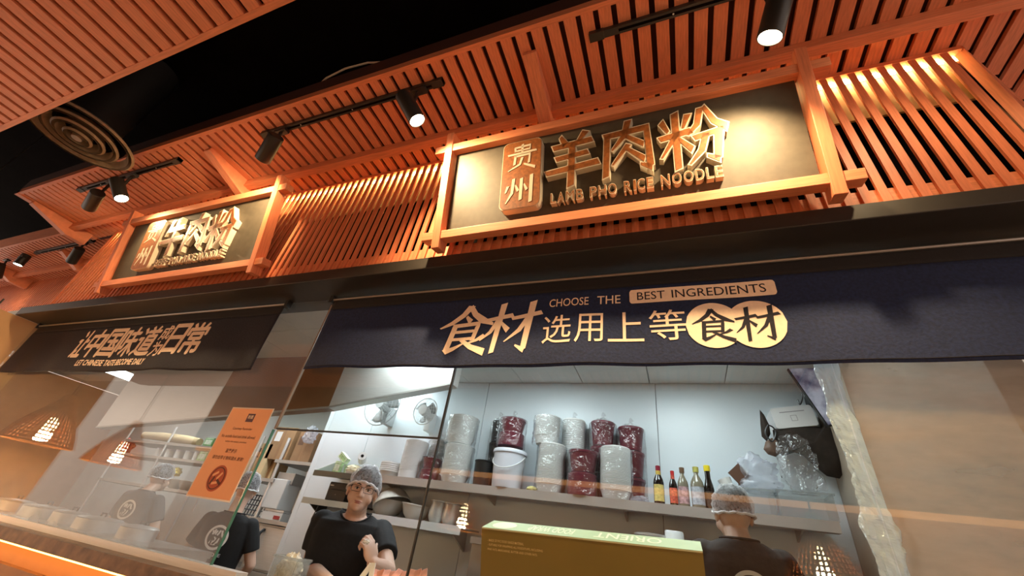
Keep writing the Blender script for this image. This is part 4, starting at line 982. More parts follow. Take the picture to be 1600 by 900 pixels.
SIL = mat('silver_plastic', (0.62, 0.62, 0.60), 0.4)
sub2 = MB().prism([(-0.13, 0), (0.13, 0), (0.13, 0.05), (0.08, 0.075), (-0.13, 0.075)], -0.15, 0.15, axis='x'); sub2.build('scale_body', SIL, sc)
MB().box(-0.14, 0.14, -0.12, 0.12, 0.08, 0.10).build('platform', STEEL, sc)
MB().box(0.04, 0.13, -0.134, -0.13, 0.012, 0.045).build('display', mat('red_display', (0.35, 0.02, 0.02), 0.3), sc)
sb = carton('silver_canister_box', 'silver boxy canister standing on the kitchen scale', 'canister', 428, 770, RY + 0.02, 0.26, 0.22, at(425, 742, RY).z - zC - 0.13, SIL, z0=zC + 0.102)
wb = thing('wire_basket', 'dark wire basket leaning on the rack by the scale', 'basket', (at(395, 780, RY).x, RY + 0.10, zC + 0.004))
for k in range(9):
    MB().tube([(-0.20 + k * 0.045, 0, 0), (-0.20 + k * 0.045, 0.03, 0.22)], 0.006, 5).build('wire', BLACKP, wb)
for k in range(5):
    MB().tube([(-0.21, 0.007 * k, 0.01 + 0.05 * k), (0.17, 0.007 * k, 0.01 + 0.05 * k)], 0.006, 5).build('wire', BLACKP, wb)
ov = thing('steel_oven', 'steel oven with black curved handle under the rack shelf', 'oven', (at(412, 860, RY).x, RY + 0.24, zD + 0.001))
hov = zC - 0.04 - zD
bev(MB().box(-0.27, 0.27, -0.20, 0.24, 0, hov).build('oven_body', STEELD, ov), 0.006)
bev(MB().box(-0.22, 0.26, -0.215, -0.201, 0.02, hov - 0.02).build('door', STEEL, ov), 0.006)
MB().tube([(-0.14, -0.22, 0.05), (-0.145, -0.255, 0.09), (-0.14, -0.265, hov * 0.5), (-0.135, -0.255, hov - 0.09), (-0.13, -0.22, hov - 0.05)], 0.016, 8).build('handle', BLACKP, ov)
# goods seen through the steamed left pane
LY = 3.60
lr = thing('storage_rack', 'long steel rack behind the steamed left pane', 'rack', (-6.6, LY, FLOOR))
def lrb(nm, m, *a): return sub(MB().box(*a).build(nm, m, lr), lr)
zl1 = at(250, 713, LY).z; zl2 = at(300, 768, LY).z; zl0 = at(270, 692, LY).z
lx0, lx1 = at(185, 700, LY).x, -5.28
for z in (zl0, zl1, zl2): lrb('rack_shelf', STEELD, lx0, lx1, LY, LY + 0.35, z - 0.03, z)
for xx in (lx0 + 0.03, (lx0 + lx1) / 2, lx1 - 0.03): sub(MB().tube([(xx, LY + 0.01, FLOOR), (xx, LY + 0.01, zl0 + 0.2)], 0.014, 8).build('post', STEEL, lr), lr)
whb = 0
for px, nm in ((236, 'leftmost'), (252, 'second'), (268, 'middle'), (284, 'fourth'), (299, 'rightmost')):
    c = at(px, 712, LY); r = 0.062
    t = thing('storage_tub', f'{nm} white plastic tub in the row behind the steamed pane', 'tub', (c.x, LY + 0.09, zl1 + 0.001), 0, 'white tubs behind the steamed pane')
    MB().lathe([(0, 0), (r * 0.85, 0), (r, 0.088), (0, 0.088)], 20, cap=False).build('tub_body', WH, t, True)
    MB().lathe([(0, 0.088), (r * 1.05, 0.088), (r * 1.05, 0.102), (0, 0.104)], 20, cap=False).build('lid', BW, t, True)
c = at(188, 712, LY + 0.07); c.z = zl1 + 0.082; rbk = lump('red_bag', 'red plastic bag hanging at the left end of the steamed pane rack', 'bag', c, (0.13, 0.06, 0.10), mat('red_plastic', (0.62, 0.07, 0.05), 0.4), 6.0, 0.35)
lg = MB().tube([at(226, 680, LY + .1), at(250, 682, LY + .1), at(290, 687, LY + .1), at(312, 691, LY + .1)], [0.045, 0.055, 0.055, 0.045], 12).build('rolled_mat', CARDP, None, True); tag(lg, 'long tan rolled mat lying on top of the steamed pane rack', 'mat')
carton('green_packet', 'bright green packet behind the poster’s upper left corner', 'packet', 327, 688, LY + .02, 0.16, 0.12, 0.10, mat('leaf_green', (0.16, 0.40, 0.13), 0.5, var=0.3, scale=20), z0=zl0 + 0.001, band=GW)
carton('green_packet', 'dull green packet on the middle of the steamed pane rack', 'packet', 316, 712, LY + .02, 0.15, 0.12, 0.11, GRN, z0=zl1 + 0.001, band=GW)
lump('red_bag', 'small red bag between the shelves of the steamed pane rack', 'bag', at(262, 733, LY + .05), (0.09, 0.06, 0.055), MATS['red_plastic'], 2.5, 0.35)
lump('yellow_bag', 'small yellow bag beside the red one on the steamed pane rack', 'bag', at(276, 738, LY + .05), (0.05, 0.05, 0.05), mat('yellow_plastic', (0.75, 0.55, 0.08), 0.5), 3.5, 0.35)
for px, nm in ((258, 'leftmost'), (277, 'middle'), (296, 'rightmost')):
    t = thing('mixing_bowl', f'{nm} pale bowl on the steamed pane rack', 'bowl', (at(px, 758, LY).x, LY + 0.11, zl2 + 0.001), 0, 'pale bowls behind the steamed pane')
    r = 0.095; h = 0.10
    MB().lathe([(0, 0), (r * 0.5, 0), (r * 0.8, h * 0.4), (r, h), (r * 0.96, h), (r * 0.75, h * 0.4), (0, 0.008)], 24, cap=False).build('bowl_body', OFFW, t, True)
    MB().lathe([(r * 0.97, -0.004), (r * 1.03, -0.004), (r * 1.03, 0.004), (r * 0.97, 0.004)], 24, (0, 0, h), cap=False).build('rim', OFFW, t, True)
cw = thing('cooking_range', 'steel cooking counter with pans behind the steamed pane', 'counter', (-4.6, 2.2, FLOOR))
sub(MB().box(-6.8, -3.25, 2.0, 2.6, -0.30, -0.26).build('worktop', STEELD, cw), cw)
sub(MB().box(-6.8, -3.25, 2.03, 2.58, FLOOR, -0.30).build('cabinet_front', STEELD, cw), cw)
for i, (x, r, nm) in enumerate(((-5.5, 0.13, 'leftmost'), (-5.0, 0.15, 'second'), (-4.6, 0.12, 'third'), (-4.2, 0.15, 'fourth'), (-3.7, 0.12, 'rightmost'))):
    t = thing('stock_pot', f'{nm} steel stock pot on the cooking counter behind the steamed pane', 'pot', (x, 2.3, -0.259), 0, 'stock pots behind the steamed pane')
    MB().lathe([(0, 0), (r, 0), (r, 0.07), (r * 0.96, 0.07), (r * 0.96, 0.01), (0, 0.01)], 28, cap=False).build('pot_body', STEEL, t, True)
    MB().lathe([(0, 0.075), (r * 1.02, 0.073), (r * 0.9, 0.085), (0, 0.095)], 28, cap=False).build('lid', STEEL, t, True)
    MB().tube([(-0.03, 0, 0.09), (-0.03, 0, 0.115), (0.03, 0, 0.115), (0.03, 0, 0.09)], 0.007, 6).build('handle', BLACKP, t)
ld = MB().tube([at(316, 745, 2.9), at(312, 775, 2.9), at(300, 800, 2.9)], 0.010, 6).build('ladle_handle', STEEL); tag(ld, 'thin steel ladle hanging behind the poster', 'ladle')

# ------------------------------------------------------------------ monitor, white box, solid stand-ins for a mirrored figure by the right kitchen wall
mo = thing('wall_monitor', 'slanted monitor showing a bluish picture under the curtain edge', 'monitor', at(1283, 606, 3.30)); 
SCR = bpy.data.materials.new('bluish_screen'); N_, L_, B_ = nodes(SCR)
tcx = N_.new('ShaderNodeTexCoord'); nz = N_.new('ShaderNodeTexNoise'); nz.inputs['Scale'].default_value = 9; nz.inputs['Detail'].default_value = 8
rp = N_.new('ShaderNodeValToRGB'); rp.color_ramp.elements[0].color = (0.05, 0.05, 0.11, 1); rp.color_ramp.elements[0].position = 0.35; rp.color_ramp.elements[1].color = (0.42, 0.42, 0.52, 1); rp.color_ramp.elements[1].position = 0.62
L_.new(tcx.outputs['Object'], nz.inputs[0]); L_.new(nz.outputs['Fac'], rp.inputs[0]); L_.new(rp.outputs[0], B_.inputs['Base Color']); L_.new(rp.outputs[0], B_.inputs['Emission Color']); B_.inputs['Emission Strength'].default_value = 0.25
ang = math.radians(-19)
MM = Matrix.Rotation(ang, 4, 'Y')
MB().box(-0.115, 0.115, 0, 0.03, -0.25, 0.25, M=MM).build('casing', BLACKP, mo)
MB().box(-0.108, 0.108, -0.002, 0, -0.243, 0.243, M=MM).build('screen', SCR, mo)
MB().prism([(0.0, -0.243), (0.108, -0.243), (0.108, 0.04), (0.02, -0.05)], -0.003, -0.002, M=MM, axis='y').build('dark_corner', mat('dark_grey_screen', (0.07, 0.07, 0.075), 0.2), mo)
MB().box(-0.04, 0.04, 0.03, KB - at(1284, 612, 3.30).y - 0.001, -0.04, 0.04).build('wall_arm', BLACKP, mo)
rt = thing('white_router', 'white wall box with small printed marks beside the monitor', 'box', at(1240, 651, 3.42)); rt.rotation_euler.y = math.radians(-8)
o = MB().prism(rbox(-0.135, 0.135, -0.075, 0.075, 0.018), 0, KB - 3.42 - 0.001).build('case', WHITEP, rt)
MB().box(-0.08, 0.08, -0.001, 0, 0.035, 0.041).build('printed_line', mat('grey_print', (0.35, 0.35, 0.36), 0.6), rt)
for a in ((-0.02, 0.02, 0.008, 0.011), (-0.02, 0.02, -0.030, -0.027), (-0.02, -0.017, -0.030, 0.011), (0.017, 0.02, -0.030, 0.011)):
    MB().box(a[0], a[1], -0.001, 0, a[2], a[3]).build('printed_mark', MATS['grey_print'], rt)
FIG_REFL = mat('dark_figure_reflection', (0.030, 0.019, 0.013), 0.85, var=0.25, scale=20, bump=0.2)
def outline(name, label, cat, pts, Y, m, thick=0.05, bump=0.02, seed=0.0):
    """solid stand-in for a mirrored shape: outline given by its visible contour at depth Y, puffed to real thickness"""
    P = [at(x, y, Y) for x, y in pts]; c = sum(P, Vector()) / len(P)
    b_ = MB(); n = len(P); R_ = 5
    for side in (-1, 1):
        base = len(b_.v)
        for k in range(R_ + 1):
            s = k / R_
            for p in P:
                q = c + (p - c) * s
                dpt = thick * math.sqrt(max(0, 1 - s * s)) + bump * noise.noise(q * 9 + Vector((seed, 0, 0))) * (1 - s)
                b_.v.append((q.x, q.y + side * dpt, q.z))
        for k in range(R_):
            for i in range(n):
                j = (i + 1) % n
                b_.face((base + k * n + i, base + k * n + j, base + (k + 1) * n + j, base + (k + 1) * n + i))
    o = b_.build(name, m, None, True); tag(o, label, cat); return o
def soft(P, n=6):
    out = []
    for i in range(len(P) - 1):
        a, b_, c, d = P[max(i - 1, 0)], P[i], P[i + 1], P[min(i + 2, len(P) - 1)]
        for k in range(n):
            t = k / n
            out.append(0.5 * ((2 * b_) + (c - a) * t + (2 * a - 5 * b_ + 4 * c - d) * t * t + (3 * b_ - a - 3 * c + d) * t ** 3))
    return out + [P[-1]]
def densify(pts, k=4):
    out = []
    for (a, b_), (c, d) in zip(pts, pts[1:] + pts[:1]):
        for i in range(k): out.append((a + (c - a) * i / k, b_ + (d - b_) * i / k))
    return out
outline('mirrored_figure_body', 'dark solid added for the body of a mirrored person above the right tub', 'reflection stand-in', densify([(1207, 672), (1225, 664), (1262, 665), (1285, 668), (1300, 650), (1318, 655), (1325, 690), (1331, 720), (1312, 748), (1292, 744), (1272, 728), (1255, 712), (1236, 705), (1222, 712), (1212, 702)]), 3.46, FIG_REFL, 0.06, 0.03, 1.0)  # solid shapes added in place of a person's reflection
outline('mirrored_figure_cap', 'dark pointed solid added for the cap of the mirrored person', 'cap', densify([(1187, 640), (1194, 648), (1202, 664), (1204, 678), (1198, 690), (1190, 682), (1188, 662)]), 3.40, FIG_REFL, 0.03, 0.01, 3.0)
outline('mirrored_figure_face', 'brown solid added for the face of the mirrored person', 'pouch', densify([(1196, 690), (1206, 684), (1216, 690), (1222, 706), (1212, 714), (1200, 710), (1193, 702)]), 3.36, mat('figure_face_reflection', (0.13, 0.075, 0.05), 0.55, var=0.2, scale=20), 0.025, 0.01, 5.0)
for i, (pts, nm) in enumerate((([(1200, 664), (1196, 676), (1206, 690), (1212, 678), (1208, 668), (1200, 664)], 'thin black loop added for the glasses of the mirrored person'), ([(1300, 655), (1312, 648), (1318, 658), (1306, 664), (1303, 672), (1308, 678), (1312, 668)], 'tangle of black cable below the monitor'), ([(1246, 624), (1250, 632), (1254, 622), (1252, 614)], 'short black cable left of the monitor'))):
    o = MB().tube(soft([at(x, y, 3.30) for x, y in pts]), 0.005, 6).build('black_cable', BLACKP); tag(o, nm, 'cable')

# ------------------------------------------------------------------ the hall behind the viewer (mirrored in the glass)
zt_l = 0.36
def wicker(label, x, z, y=-0.62):
    t = thing('wicker_pendant', label, 'pendant lamp', (x, y, z), 0, 'wicker pendant lamps over the hall tables')
    prof = [(0.035, 0.42), (0.05, 0.36), (0.10, 0.28), (0.165, 0.18), (0.215, 0.08), (0.245, 0.0)]
    m = MB()
    for k in range(46):
        a = 2 * PI * k / 46
        m.tube([(r * math.cos(a), r * math.sin(a), h) for r, h in prof], 0.009, 5)
    o = m.build('shade_ribs', mat('wicker', (0.72, 0.36, 0.13), 0.5, var=0.3, scale=30), t); o['kind'] = 'stuff'
    m = MB()
    for j in range(15):
        h = 0.42 * j / 14
        r = [q for q in (prof[i][0] + (prof[i + 1][0] - prof[i][0]) * (prof[i][1] - h) / (prof[i][1] - prof[i + 1][1]) for i in range(5) if prof[i + 1][1] - 1e-6 <= h <= prof[i][1] + 1e-6)][0]
        m.tube([(r * math.cos(2 * PI * i / 28), r * math.sin(2 * PI * i / 28), h) for i in range(29)], 0.006, 4)
    o = m.build('shade_rings', MATS['wicker'], t); o['kind'] = 'stuff'
    MB().lathe([(0, 0.10), (0.03, 0.115), (0.042, 0.15), (0.03, 0.19), (0.012, 0.22), (0, 0.22)], 16, cap=False).build('bulb', emis('warm_bulb', (1.0, 0.70, 0.36), 60.0), t, True)
    MB().tube([(0, 0, 0.22), (0, 0, (1.595 if y < 0 else 2.94) - z if y < 0.6 else 1.213 - z)], 0.006, 6).build('cord', BLACKP, t)
    l = bpy.data.lights.new('bulb_light', 'POINT'); l.energy = 50; l.color = (1.0, 0.66, 0.36); l.shadow_soft_size = 0.05
    lo = bpy.data.objects.new('bulb_light', l); COL.objects.link(lo); lo.parent = t; lo.location = (0, 0, 0.06)
for x, y, z, nm in ((0.87, -0.62, 0.16, 'mirrored at the lower right of the window'), (-1.88, -0.62, 0.16, 'mirrored beside the steel pots'), (-4.65, -0.62, 0.16, 'over the middle of the hall behind the viewer'), (-5.22, 0.55, 0.22, 'mirrored in the left pane, nearer the red bag'), (-5.22, 1.18, 0.26, 'mirrored at the far left of the left pane')):
    wicker('woven wicker pendant lamp ' + nm, x, z, y)
struct(bx('wall_opposite', -11.5, 4.5, -4.3, -4.0, 1.27, 2.95, BLACKC))
struct(bx('wall_opposite_lower', -11.5, 4.5, -4.5, -4.31, FLOOR, 1.265, mat('hall_brown_wall', (0.62, 0.33, 0.20), 0.6, var=0.1, scale=2)))
ls2 = bx('light_strip', -11.5, 4.5, -4.22, -4.16, 1.185, 1.265, emis('orange_cove', (1.0, 0.42, 0.14), 2.6)); tag(ls2, 'orange cove light strip across the hall, mirrored in the window', 'light strip')
# ------------------------------------------------------------------ people
SKIN = mat('skin', (0.64, 0.42, 0.31), 0.5, var=0.06, scale=12)
TEE = mat('black_cotton', (0.006, 0.006, 0.0065), 0.85, var=0.2, scale=40, bump=0.15)
TEE2 = mat('black_cotton_reflection_tint', (0.035, 0.028, 0.024), 0.85, var=0.2, scale=40, bump=0.15)  # black shirt browned by the glass reflection, put into the colour
HAIR = mat('black_hair', (0.012, 0.010, 0.009), 0.5)
def ell(m, c, r, n=16, M=None):
    b_ = len(m.v); c = Vector(c)
    for i in range(n + 1):
        ph = -PI / 2 + PI * i / n
        for k in range(n):
            a = 2 * PI * k / n
            p = Vector((r[0] * math.cos(ph) * math.cos(a), r[1] * math.cos(ph) * math.sin(a), r[2] * math.sin(ph)))
            if M is not None: p = M @ p
            m.v.append(tuple(c + p))
    for i in range(n):
        for k in range(n):
            k2 = (k + 1) % n
            m.face((b_ + i * n + k, b_ + i * n + k2, b_ + (i + 1) * n + k2, b_ + (i + 1) * n + k))
def limb(m, pts, rs, n=12):
    """tapering limb with round ends"""
    P = [Vector(p) for p in pts]
    m.tube(P, rs, n)
    for p, r in zip(P, rs): ell(m, p, (r, r, r), 10)
def fuse(m, name, mm, parent, voxel=0.006, smooth=4):
    """melt overlapping volumes into one continuous skin"""
    me = m.mesh(name, mm); o = bpy.data.objects.new(name, me); COL.objects.link(o)
    r = o.modifiers.new('remesh', 'REMESH'); r.mode = 'VOXEL'; r.voxel_size = voxel; r.use_smooth_shade = True
    s = o.modifiers.new('smooth', 'SMOOTH'); s.iterations = smooth; s.factor = 0.5
    dg = bpy.context.evaluated_depsgraph_get()
    me2 = bpy.data.meshes.new_from_object(o.evaluated_get(dg)); me2.name = name
    if not me2.materials: me2.materials.append(mm)
    me2.polygons.foreach_set('use_smooth', [True] * len(me2.polygons))
    bpy.data.objects.remove(o)
    return link(name, me2, parent)
def finger(m, base, d1, bend, L, r, axis):
    """three phalanges that curl about axis"""
    p = Vector(base); d = Vector(d1).normalized(); P = [p]
    for k, f in enumerate((0.45, 0.32, 0.23)):
        if k: d = Matrix.Rotation(bend[k - 1], 3, axis) @ d
        p = p + d * L * f; P.append(p)
    limb(m, P, [r, r * 0.95, r * 0.85, r * 0.72], 8)
def hand(m, wrist, fwd, palm, side, curl):
    """palm and five fingers; fwd points to the fingers, palm is the palm normal, side is the thumb side"""
    f = Vector(fwd).normalized(); n = Vector(palm).normalized(); n = (n - f * n.dot(f)).normalized(); s = Vector(side).normalized(); s = (s - f * s.dot(f) - n * s.dot(n)).normalized()
    Mx = Matrix((s, f, n)).transposed()
    c = Vector(wrist) + f * 0.048
    ell(m, c, (0.040, 0.050, 0.016), 12, Mx)
    ax = s if f.cross(n).dot(s) > 0 else -s
    # curl turns f toward n
    t = Matrix.Rotation(0.3, 3, s) @ f
    sg = 1 if (t.dot(n) > 0) else -1
    for k, (off, L) in enumerate(((0.029, 0.074), (0.010, 0.082), (-0.010, 0.076), (-0.028, 0.060))):
        b0 = Vector(wrist) + f * (0.088 - abs(off - 0.008) * 0.25) + s * off
        d = Matrix.Rotation(sg * curl[k] * 0.5, 3, s) @ f
        finger(m, b0, d, (sg * curl[k], sg * curl[k] * 0.8), L, 0.0088, s)
    tb = Vector(wrist) + f * 0.028 + s * 0.032
    td = (f * 0.7 + s * 0.55 + n * 0.55)
    finger(m, tb, td, (0.25, 0.3), 0.066, 0.0100, n)
def person(label, base, yaw, arms, shirt, lean=0.0, head_turn=0.0, head_tilt=0.0, face=True, neck=0.0, glasses=False, logo=None, scale=1.0, net=True, drop=0.0):
    t = thing('person', label, 'person', base, yaw); t.scale = (scale, scale, scale)
    # ---- skin: one continuous body
    b_ = MB()
    HM = Matrix.Translation((0, neck, 1.50 - drop)) @ Matrix.Rotation(head_turn, 4, 'Z') @ Matrix.Rotation(head_tilt, 4, 'Y') @ Matrix.Translation((0, 0, -1.50))
    def hp(*p): return HM @ Vector(p)
    H3 = HM.to_3x3()
    ell(b_, hp(0, 0.010, 1.655), (0.075, 0.095, 0.105), 20, H3)
    ell(b_, hp(0, -0.030, 1.600), (0.064, 0.070, 0.080), 18, H3)
    ell(b_, hp(0, -0.056, 1.552), (0.040, 0.044, 0.036), 16, H3)
    ell(b_, hp(0, -0.086, 1.535), (0.018, 0.014, 0.014), 12, H3)
    for s in (-1, 1):
        ell(b_, hp(s * 0.047, -0.056, 1.590), (0.022, 0.026, 0.028), 12, H3)          # cheek
        ell(b_, hp(s * 0.028, -0.080, 1.652), (0.030, 0.012, 0.010), 12, H3)          # brow
        ell(b_, hp(s * 0.080, 0.006, 1.622), (0.010, 0.020, 0.032), 12, H3)           # ear
        ell(b_, hp(s * 0.012, -0.099, 1.597), (0.010, 0.011, 0.009), 10, H3)          # nostril wing
    limb(b_, [hp(0, -0.090, 1.642), hp(0, -0.106, 1.612), hp(0, -0.110, 1.600)], [0.009, 0.012, 0.012], 8)
    ell(b_, hp(0, -0.090, 1.570), (0.026, 0.012, 0.007), 10, H3); ell(b_, hp(0, -0.088, 1.560), (0.022, 0.012, 0.008), 10, H3)
    limb(b_, [(0, 0.020, 1.42), (0, 0.016 + neck * 0.5, 1.50 - drop * 0.5), hp(0, 0.010, 1.56)], [0.062, 0.054, 0.056], 14)
    limb(b_, [(-0.16, 0.01, 1.375), (0, 0.015, 1.41), (0.16, 0.01, 1.375)], [0.030, 0.045, 0.030], 12)
    ell(b_, (0, 0.0, 1.22), (0.150, 0.090, 0.22), 18); ell(b_, (0, 0.0, 0.98), (0.140, 0.090, 0.15), 18)
    for s in (-1, 1):
        limb(b_, [(s * 0.085, 0, 0.92), (s * 0.095, -0.01, 0.50), (s * 0.10, 0.02, 0.09)], [0.080, 0.055, 0.038], 12)
        ell(b_, (s * 0.10, -0.05, 0.035), (0.042, 0.12, 0.034), 12)
    for s, A_ in arms.items():
        sh = Vector((s * 0.160, 0.01, 1.372)); el, wr = Vector(A_['elbow']), Vector(A_['wrist'])
        limb(b_, [sh, sh.lerp(el, 0.5), el], [0.042, 0.045, 0.039], 12)
        limb(b_, [el, el.lerp(wr, 0.35), wr], [0.039, 0.040, 0.027], 12)
        hand(b_, wr, A_['fwd'], A_['palm'], A_['side'], A_['curl'])
    fuse(b_, 'body', SKIN, t, 0.0045, 3)
    # ---- T-shirt
    m = MB()
    rings = [(0.80, 0.175, 0.115, 0), (0.95, 0.172, 0.113, 0), (1.10, 0.178, 0.115, 0), (1.25, 0.192, 0.122, 0), (1.34, 0.197, 0.118, 0), (1.392, 0.186, 0.104, 0.005), (1.428, 0.132, 0.086, 0.012), (1.448, 0.090, 0.074, 0.016)]
    nb_ = 36
    base_i = len(m.v)
    for (z, rx, ry, oy) in rings:
        for k in range(nb_):
            a = 2 * PI * k / nb_; ca, sa = math.cos(a), math.sin(a)
            e = 0.75
            dip = -0.055 * max(0, -sa) if z > 1.44 else (-0.03 * max(0, -sa) if z > 1.42 else 0)
            m.v.append((rx * abs(ca) ** e * (1 if ca > 0 else -1), oy + ry * abs(sa) ** e * (1 if sa > 0 else -1), z + dip))
    for i in range(len(rings) - 1):
        for k in range(nb_):
            k2 = (k + 1) % nb_; m.face((base_i + i * nb_ + k, base_i + i * nb_ + k2, base_i + (i + 1) * nb_ + k2, base_i + (i + 1) * nb_ + k))
    m.face(tuple(base_i + k for k in reversed(range(nb_)))); m.face(tuple(base_i + (len(rings) - 1) * nb_ + k for k in range(nb_)))
    for s, A_ in arms.items():
        sh = Vector((s * 0.165, 0.01, 1.378)); el = Vector(A_['elbow']); q = sh.lerp(el, 0.66)
        P = [sh, sh.lerp(el, 0.33), q]; m.tube(P, [0.064, 0.069, 0.066], 14); ell(m, sh, (0.066, 0.064, 0.060), 12)
    fuse(m, 'tshirt', shirt, t, 0.007, 4)
    MB().tube([(0.083 * math.cos(2 * PI * k / 30), 0.014 + 0.071 * math.sin(2 * PI * k / 30), 1.452 + (-0.057 * max(0, -math.sin(2 * PI * k / 30)))) for k in range(31)], 0.006, 6).build('collar', shirt, t, True)
    tr = MB()
    for s in (-1, 1): limb(tr, [(s * 0.08, 0, 0.90), (s * 0.095, -0.01, 0.5), (s * 0.10, 0.02, 0.08)], [0.105, 0.080, 0.065], 14)
    ell(tr, (0, 0, 0.90), (0.170, 0.115, 0.12), 18)
    fuse(tr, 'trousers', mat('dark_trousers', (0.02, 0.02, 0.024), 0.8, var=0.2), t, 0.009, 3)
    # ---- hair and net
    hr = MB()
    for i in range(13):
        pass
    def cap(rx, ry, rz, cz, cut, nz_, seed):
        def f(u, v):
            a = u * 2 * PI; ph = cut + (PI / 2 - cut) * v
            d = Vector((math.cos(ph) * math.cos(a), math.cos(ph) * math.sin(a), math.sin(ph)))
            k = 1 + nz_ * noise.noise(d * 3.0 + Vector((seed, 0, 0))) + nz_ * 0.7 * noise.noise(d * 8 + Vector((0, seed, 0)))
            front = max(0, -math.sin(a))
            z = cz + rz * d.z * k + 0.040 * front * (1 - v) * (1 if v < 0.5 else 0.6)
            return hp(d.x * rx * k, 0.014 + d.y * ry * k, z)
        return MB().grid(f, 40, 16)
    cap(0.080, 0.101, 0.108, 1.662, -0.35, 0.02, 1.0).build('hair', HAIR, t, True)
    if net:
        o = cap(0.094, 0.117, 0.116, 1.658, -0.30, 0.10, 4.0 + base[0]).build('hair_net', NET, t, True)
        MB().tube([hp(0.092 * math.cos(2 * PI * k / 32), 0.014 + 0.113 * math.sin(2 * PI * k / 32), 1.628 + 0.040 * max(0, -math.sin(2 * PI * k / 32)) + 0.003 * math.sin(k * 2.2)) for k in range(33)], 0.007, 6).build('net_band', mat('white_gauze_band', (0.72, 0.72, 0.74), 0.7, var=0.15, scale=50), t, True)
    if face:
        WE = mat('eye_white', (0.75, 0.73, 0.70), 0.3); IR = mat('dark_iris', (0.015, 0.008, 0.005), 0.2)
        for s in (-1, 1):
            e = MB(); ell(e, hp(s * 0.031, -0.0815, 1.632), (0.0135, 0.0085, 0.0062), 12, H3); eo_ = e.build('eye', WE, t, True)
            e = MB(); ell(e, hp(s * 0.031 + 0.001, -0.0885, 1.632), (0.0056, 0.0030, 0.0056), 10, H3); e.build('iris', IR, eo_, True)
            MB().tube([hp(s * 0.014, -0.0905, 1.652), hp(s * 0.030, -0.0925, 1.657), hp(s * 0.048, -0.080, 1.651)], [0.003, 0.004, 0.002], 6).build('eyebrow', HAIR, t)
            MB().tube([hp(s * 0.017, -0.0885, 1.635), hp(s * 0.031, -0.0905, 1.639), hp(s * 0.045, -0.083, 1.634)], 0.0018, 5).build('eyelid', HAIR, t)
        lp = MB(); ell(lp, hp(0, -0.0945, 1.570), (0.022, 0.0085, 0.0048), 12, H3); ell(lp, hp(0, -0.093, 1.5615), (0.018, 0.0085, 0.0052), 12, H3)
        fuse(lp, 'lips', mat('lip', (0.40, 0.16, 0.13), 0.45), t, 0.0015, 2)
    if glasses:
        g = MB()
        for s in (-1, 1):
            P = rbox(s * 0.034 - 0.027, s * 0.034 + 0.027, 1.615, 1.645, 0.010, 4)
            gl = MB().tube([hp(a, -0.107 + 0.012 * (abs(a) / 0.06) ** 2, z) for a, z in P + P[:1]], 0.0013, 6).build('glasses_rim', BLACKM, t)
            MB().tube([hp(s * 0.061, -0.094, 1.640), hp(s * 0.078, -0.06, 1.640), hp(s * 0.083, 0.005, 1.636)], 0.0018, 5).build('glasses_temple', BLACKM, t)
        MB().tube([hp(-0.008, -0.107, 1.636), hp(0, -0.112, 1.639), hp(0.008, -0.107, 1.636)], 0.0018, 5).build('glasses_bridge', BLACKM, t)
    if logo:
        z, r = logo; LG = mat('white_shirt_print', (0.80, 0.79, 0.76), 0.7)
        def back(a, h): 
            aa = a / 0.19; return (a, 0.1225 + 0.004 - 0.040 * min(1, aa * aa), h)
        def ring(r0, r1, nm):
            g = MB(); k0 = len(g.v)
            for k in range(40):
                a = 2 * PI * k / 40
                g.v += [back(r0 * math.cos(a), z + r0 * 1.0 * math.sin(a)), back(r1 * math.cos(a), z + r1 * math.sin(a))]
            for k in range(40):
                k2 = (k + 1) % 40; g.face((2 * k, 2 * k + 1, 2 * k2 + 1, 2 * k2))
            return g.build(nm, LG, t)
        ring(r * 0.80, r, 'shirt_logo_ring')
        put_text('shirt_logo', '粉', lambda a, b2, d: back(r * 0.62 - a, z - r * 0.62 + b2), r * 1.24, r * 1.24, LG, t, 0.03)
        put_text('shirt_lettering', 'NOODLE', lambda a, b2, d: back(r * 1.0 - a, z - r * 1.45 + b2), r * 2.0, r * 0.26, LG, t, 0.01)
    return t
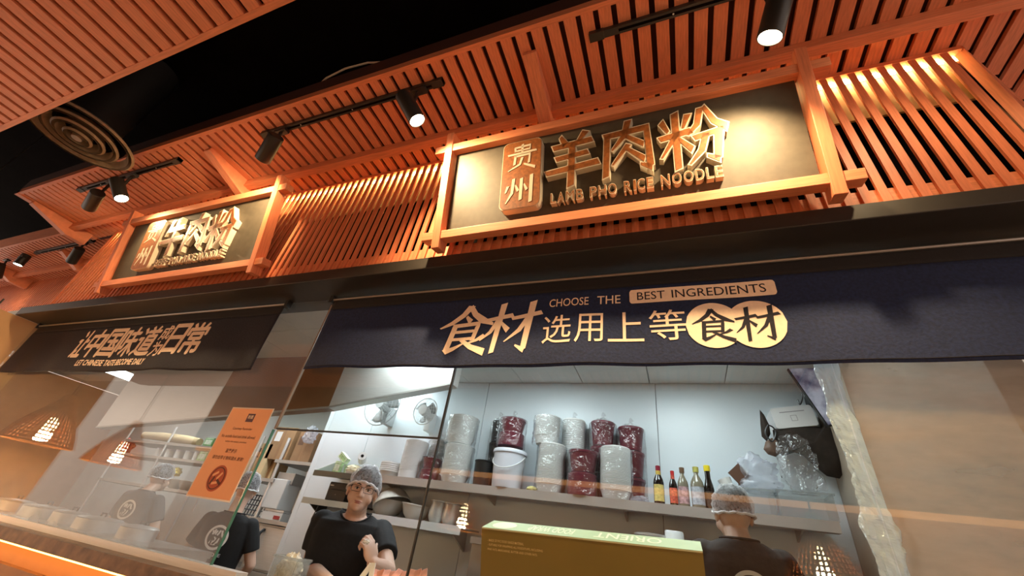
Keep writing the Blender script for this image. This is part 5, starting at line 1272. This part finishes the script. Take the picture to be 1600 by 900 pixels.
# the cook facing the viewer
B1 = at(572, 745, 2.30); b1 = Vector((B1.x + 0.01, 2.30, FLOOR))
yaw1 = math.radians(30)
def loc1(p, sc=1.055): return (Matrix.Rotation(-yaw1, 3, 'Z') @ (Vector(p) - b1)) / sc
hw = at(574, 868, 2.03); el = at(606, 893, 2.21)
rv = Matrix.Rotation(-yaw1, 3, 'Z')
eR = at(482, 886, 2.22)
arms1 = {1: dict(elbow=loc1(el), wrist=loc1(at(582, 880, 2.07)), fwd=rv @ Vector((-0.35, -0.35, 0.85)), palm=rv @ Vector((-0.85, 0.25, -0.25)), side=rv @ Vector((-0.1, 0.9, 0.2)), curl=(1.0, 1.25, 1.35, 1.4)),
         -1: dict(elbow=loc1(eR), wrist=loc1(at(520, 915, 2.02)), fwd=rv @ Vector((0.75, -0.5, -0.3)), palm=rv @ Vector((0.1, 0.3, -0.9)), side=rv @ Vector((0.5, 0.7, 0.2)), curl=(0.5, 0.55, 0.6, 0.65))}
person('cook in glasses, black T-shirt and hair net raising one pinched hand', b1, yaw1, arms1, TEE, head_turn=0.10, head_tilt=0.05, glasses=True, neck=-0.045, scale=1.055, drop=0.075)
nap = lump('paper_scrap', 'white paper scrap pinched in the cook’s raised hand', 'paper', at(572, 847, 1.99), (0.016, 0.012, 0.012), WH, 3.0, 0.5)
# second worker, seen from behind
x2 = at(1146, 790, 2.50).x
arms_b = {1: dict(elbow=(0.27, -0.05, 1.12), wrist=(0.16, -0.26, 1.02), fwd=(-0.3, -0.9, -0.1), palm=(0, 0, -1), side=(-1, 0, 0), curl=(0.5, 0.5, 0.5, 0.5)),
          -1: dict(elbow=(-0.27, -0.05, 1.12), wrist=(-0.16, -0.26, 1.02), fwd=(0.3, -0.9, -0.1), palm=(0, 0, -1), side=(1, 0, 0), curl=(0.5, 0.5, 0.5, 0.5))}
person('worker seen from behind in a dark T-shirt by the tubs', (x2, 2.50, FLOOR + 0.20), PI + 0.12, arms_b, TEE2, face=False, logo=(1.245, 0.085), scale=1.0, drop=0.07, neck=-0.04, head_turn=0.1)
# third worker, half hidden by the poster
x3 = at(362, 815, 2.80).x
person('worker in a black T-shirt with white round logo behind the poster', (x3, 2.80, FLOOR), PI + 0.45, arms_b, TEE, face=False, logo=(1.27, 0.085), scale=0.98, head_turn=0.3)
stp = bx('step_platform', x2 - 0.35, x2 + 0.35, 2.25, 2.85, FLOOR, FLOOR + 0.199, DARKGREY); tag(stp, 'low dark floor platform under the worker seen from behind', 'platform')
x4 = at(225, 780, 3.05).x  # figure added for the third worker's reflection, black shirt paled to suit
person('figure added for the mirrored third worker farther left behind the steamed pane', (x4, 3.05, FLOOR + 0.03), PI + 0.25, arms_b, mat('reflection_greyed_cotton', (0.10, 0.09, 0.085), 0.85, var=0.2, scale=40), face=False, logo=(1.27, 0.085), drop=0.05, neck=-0.05)
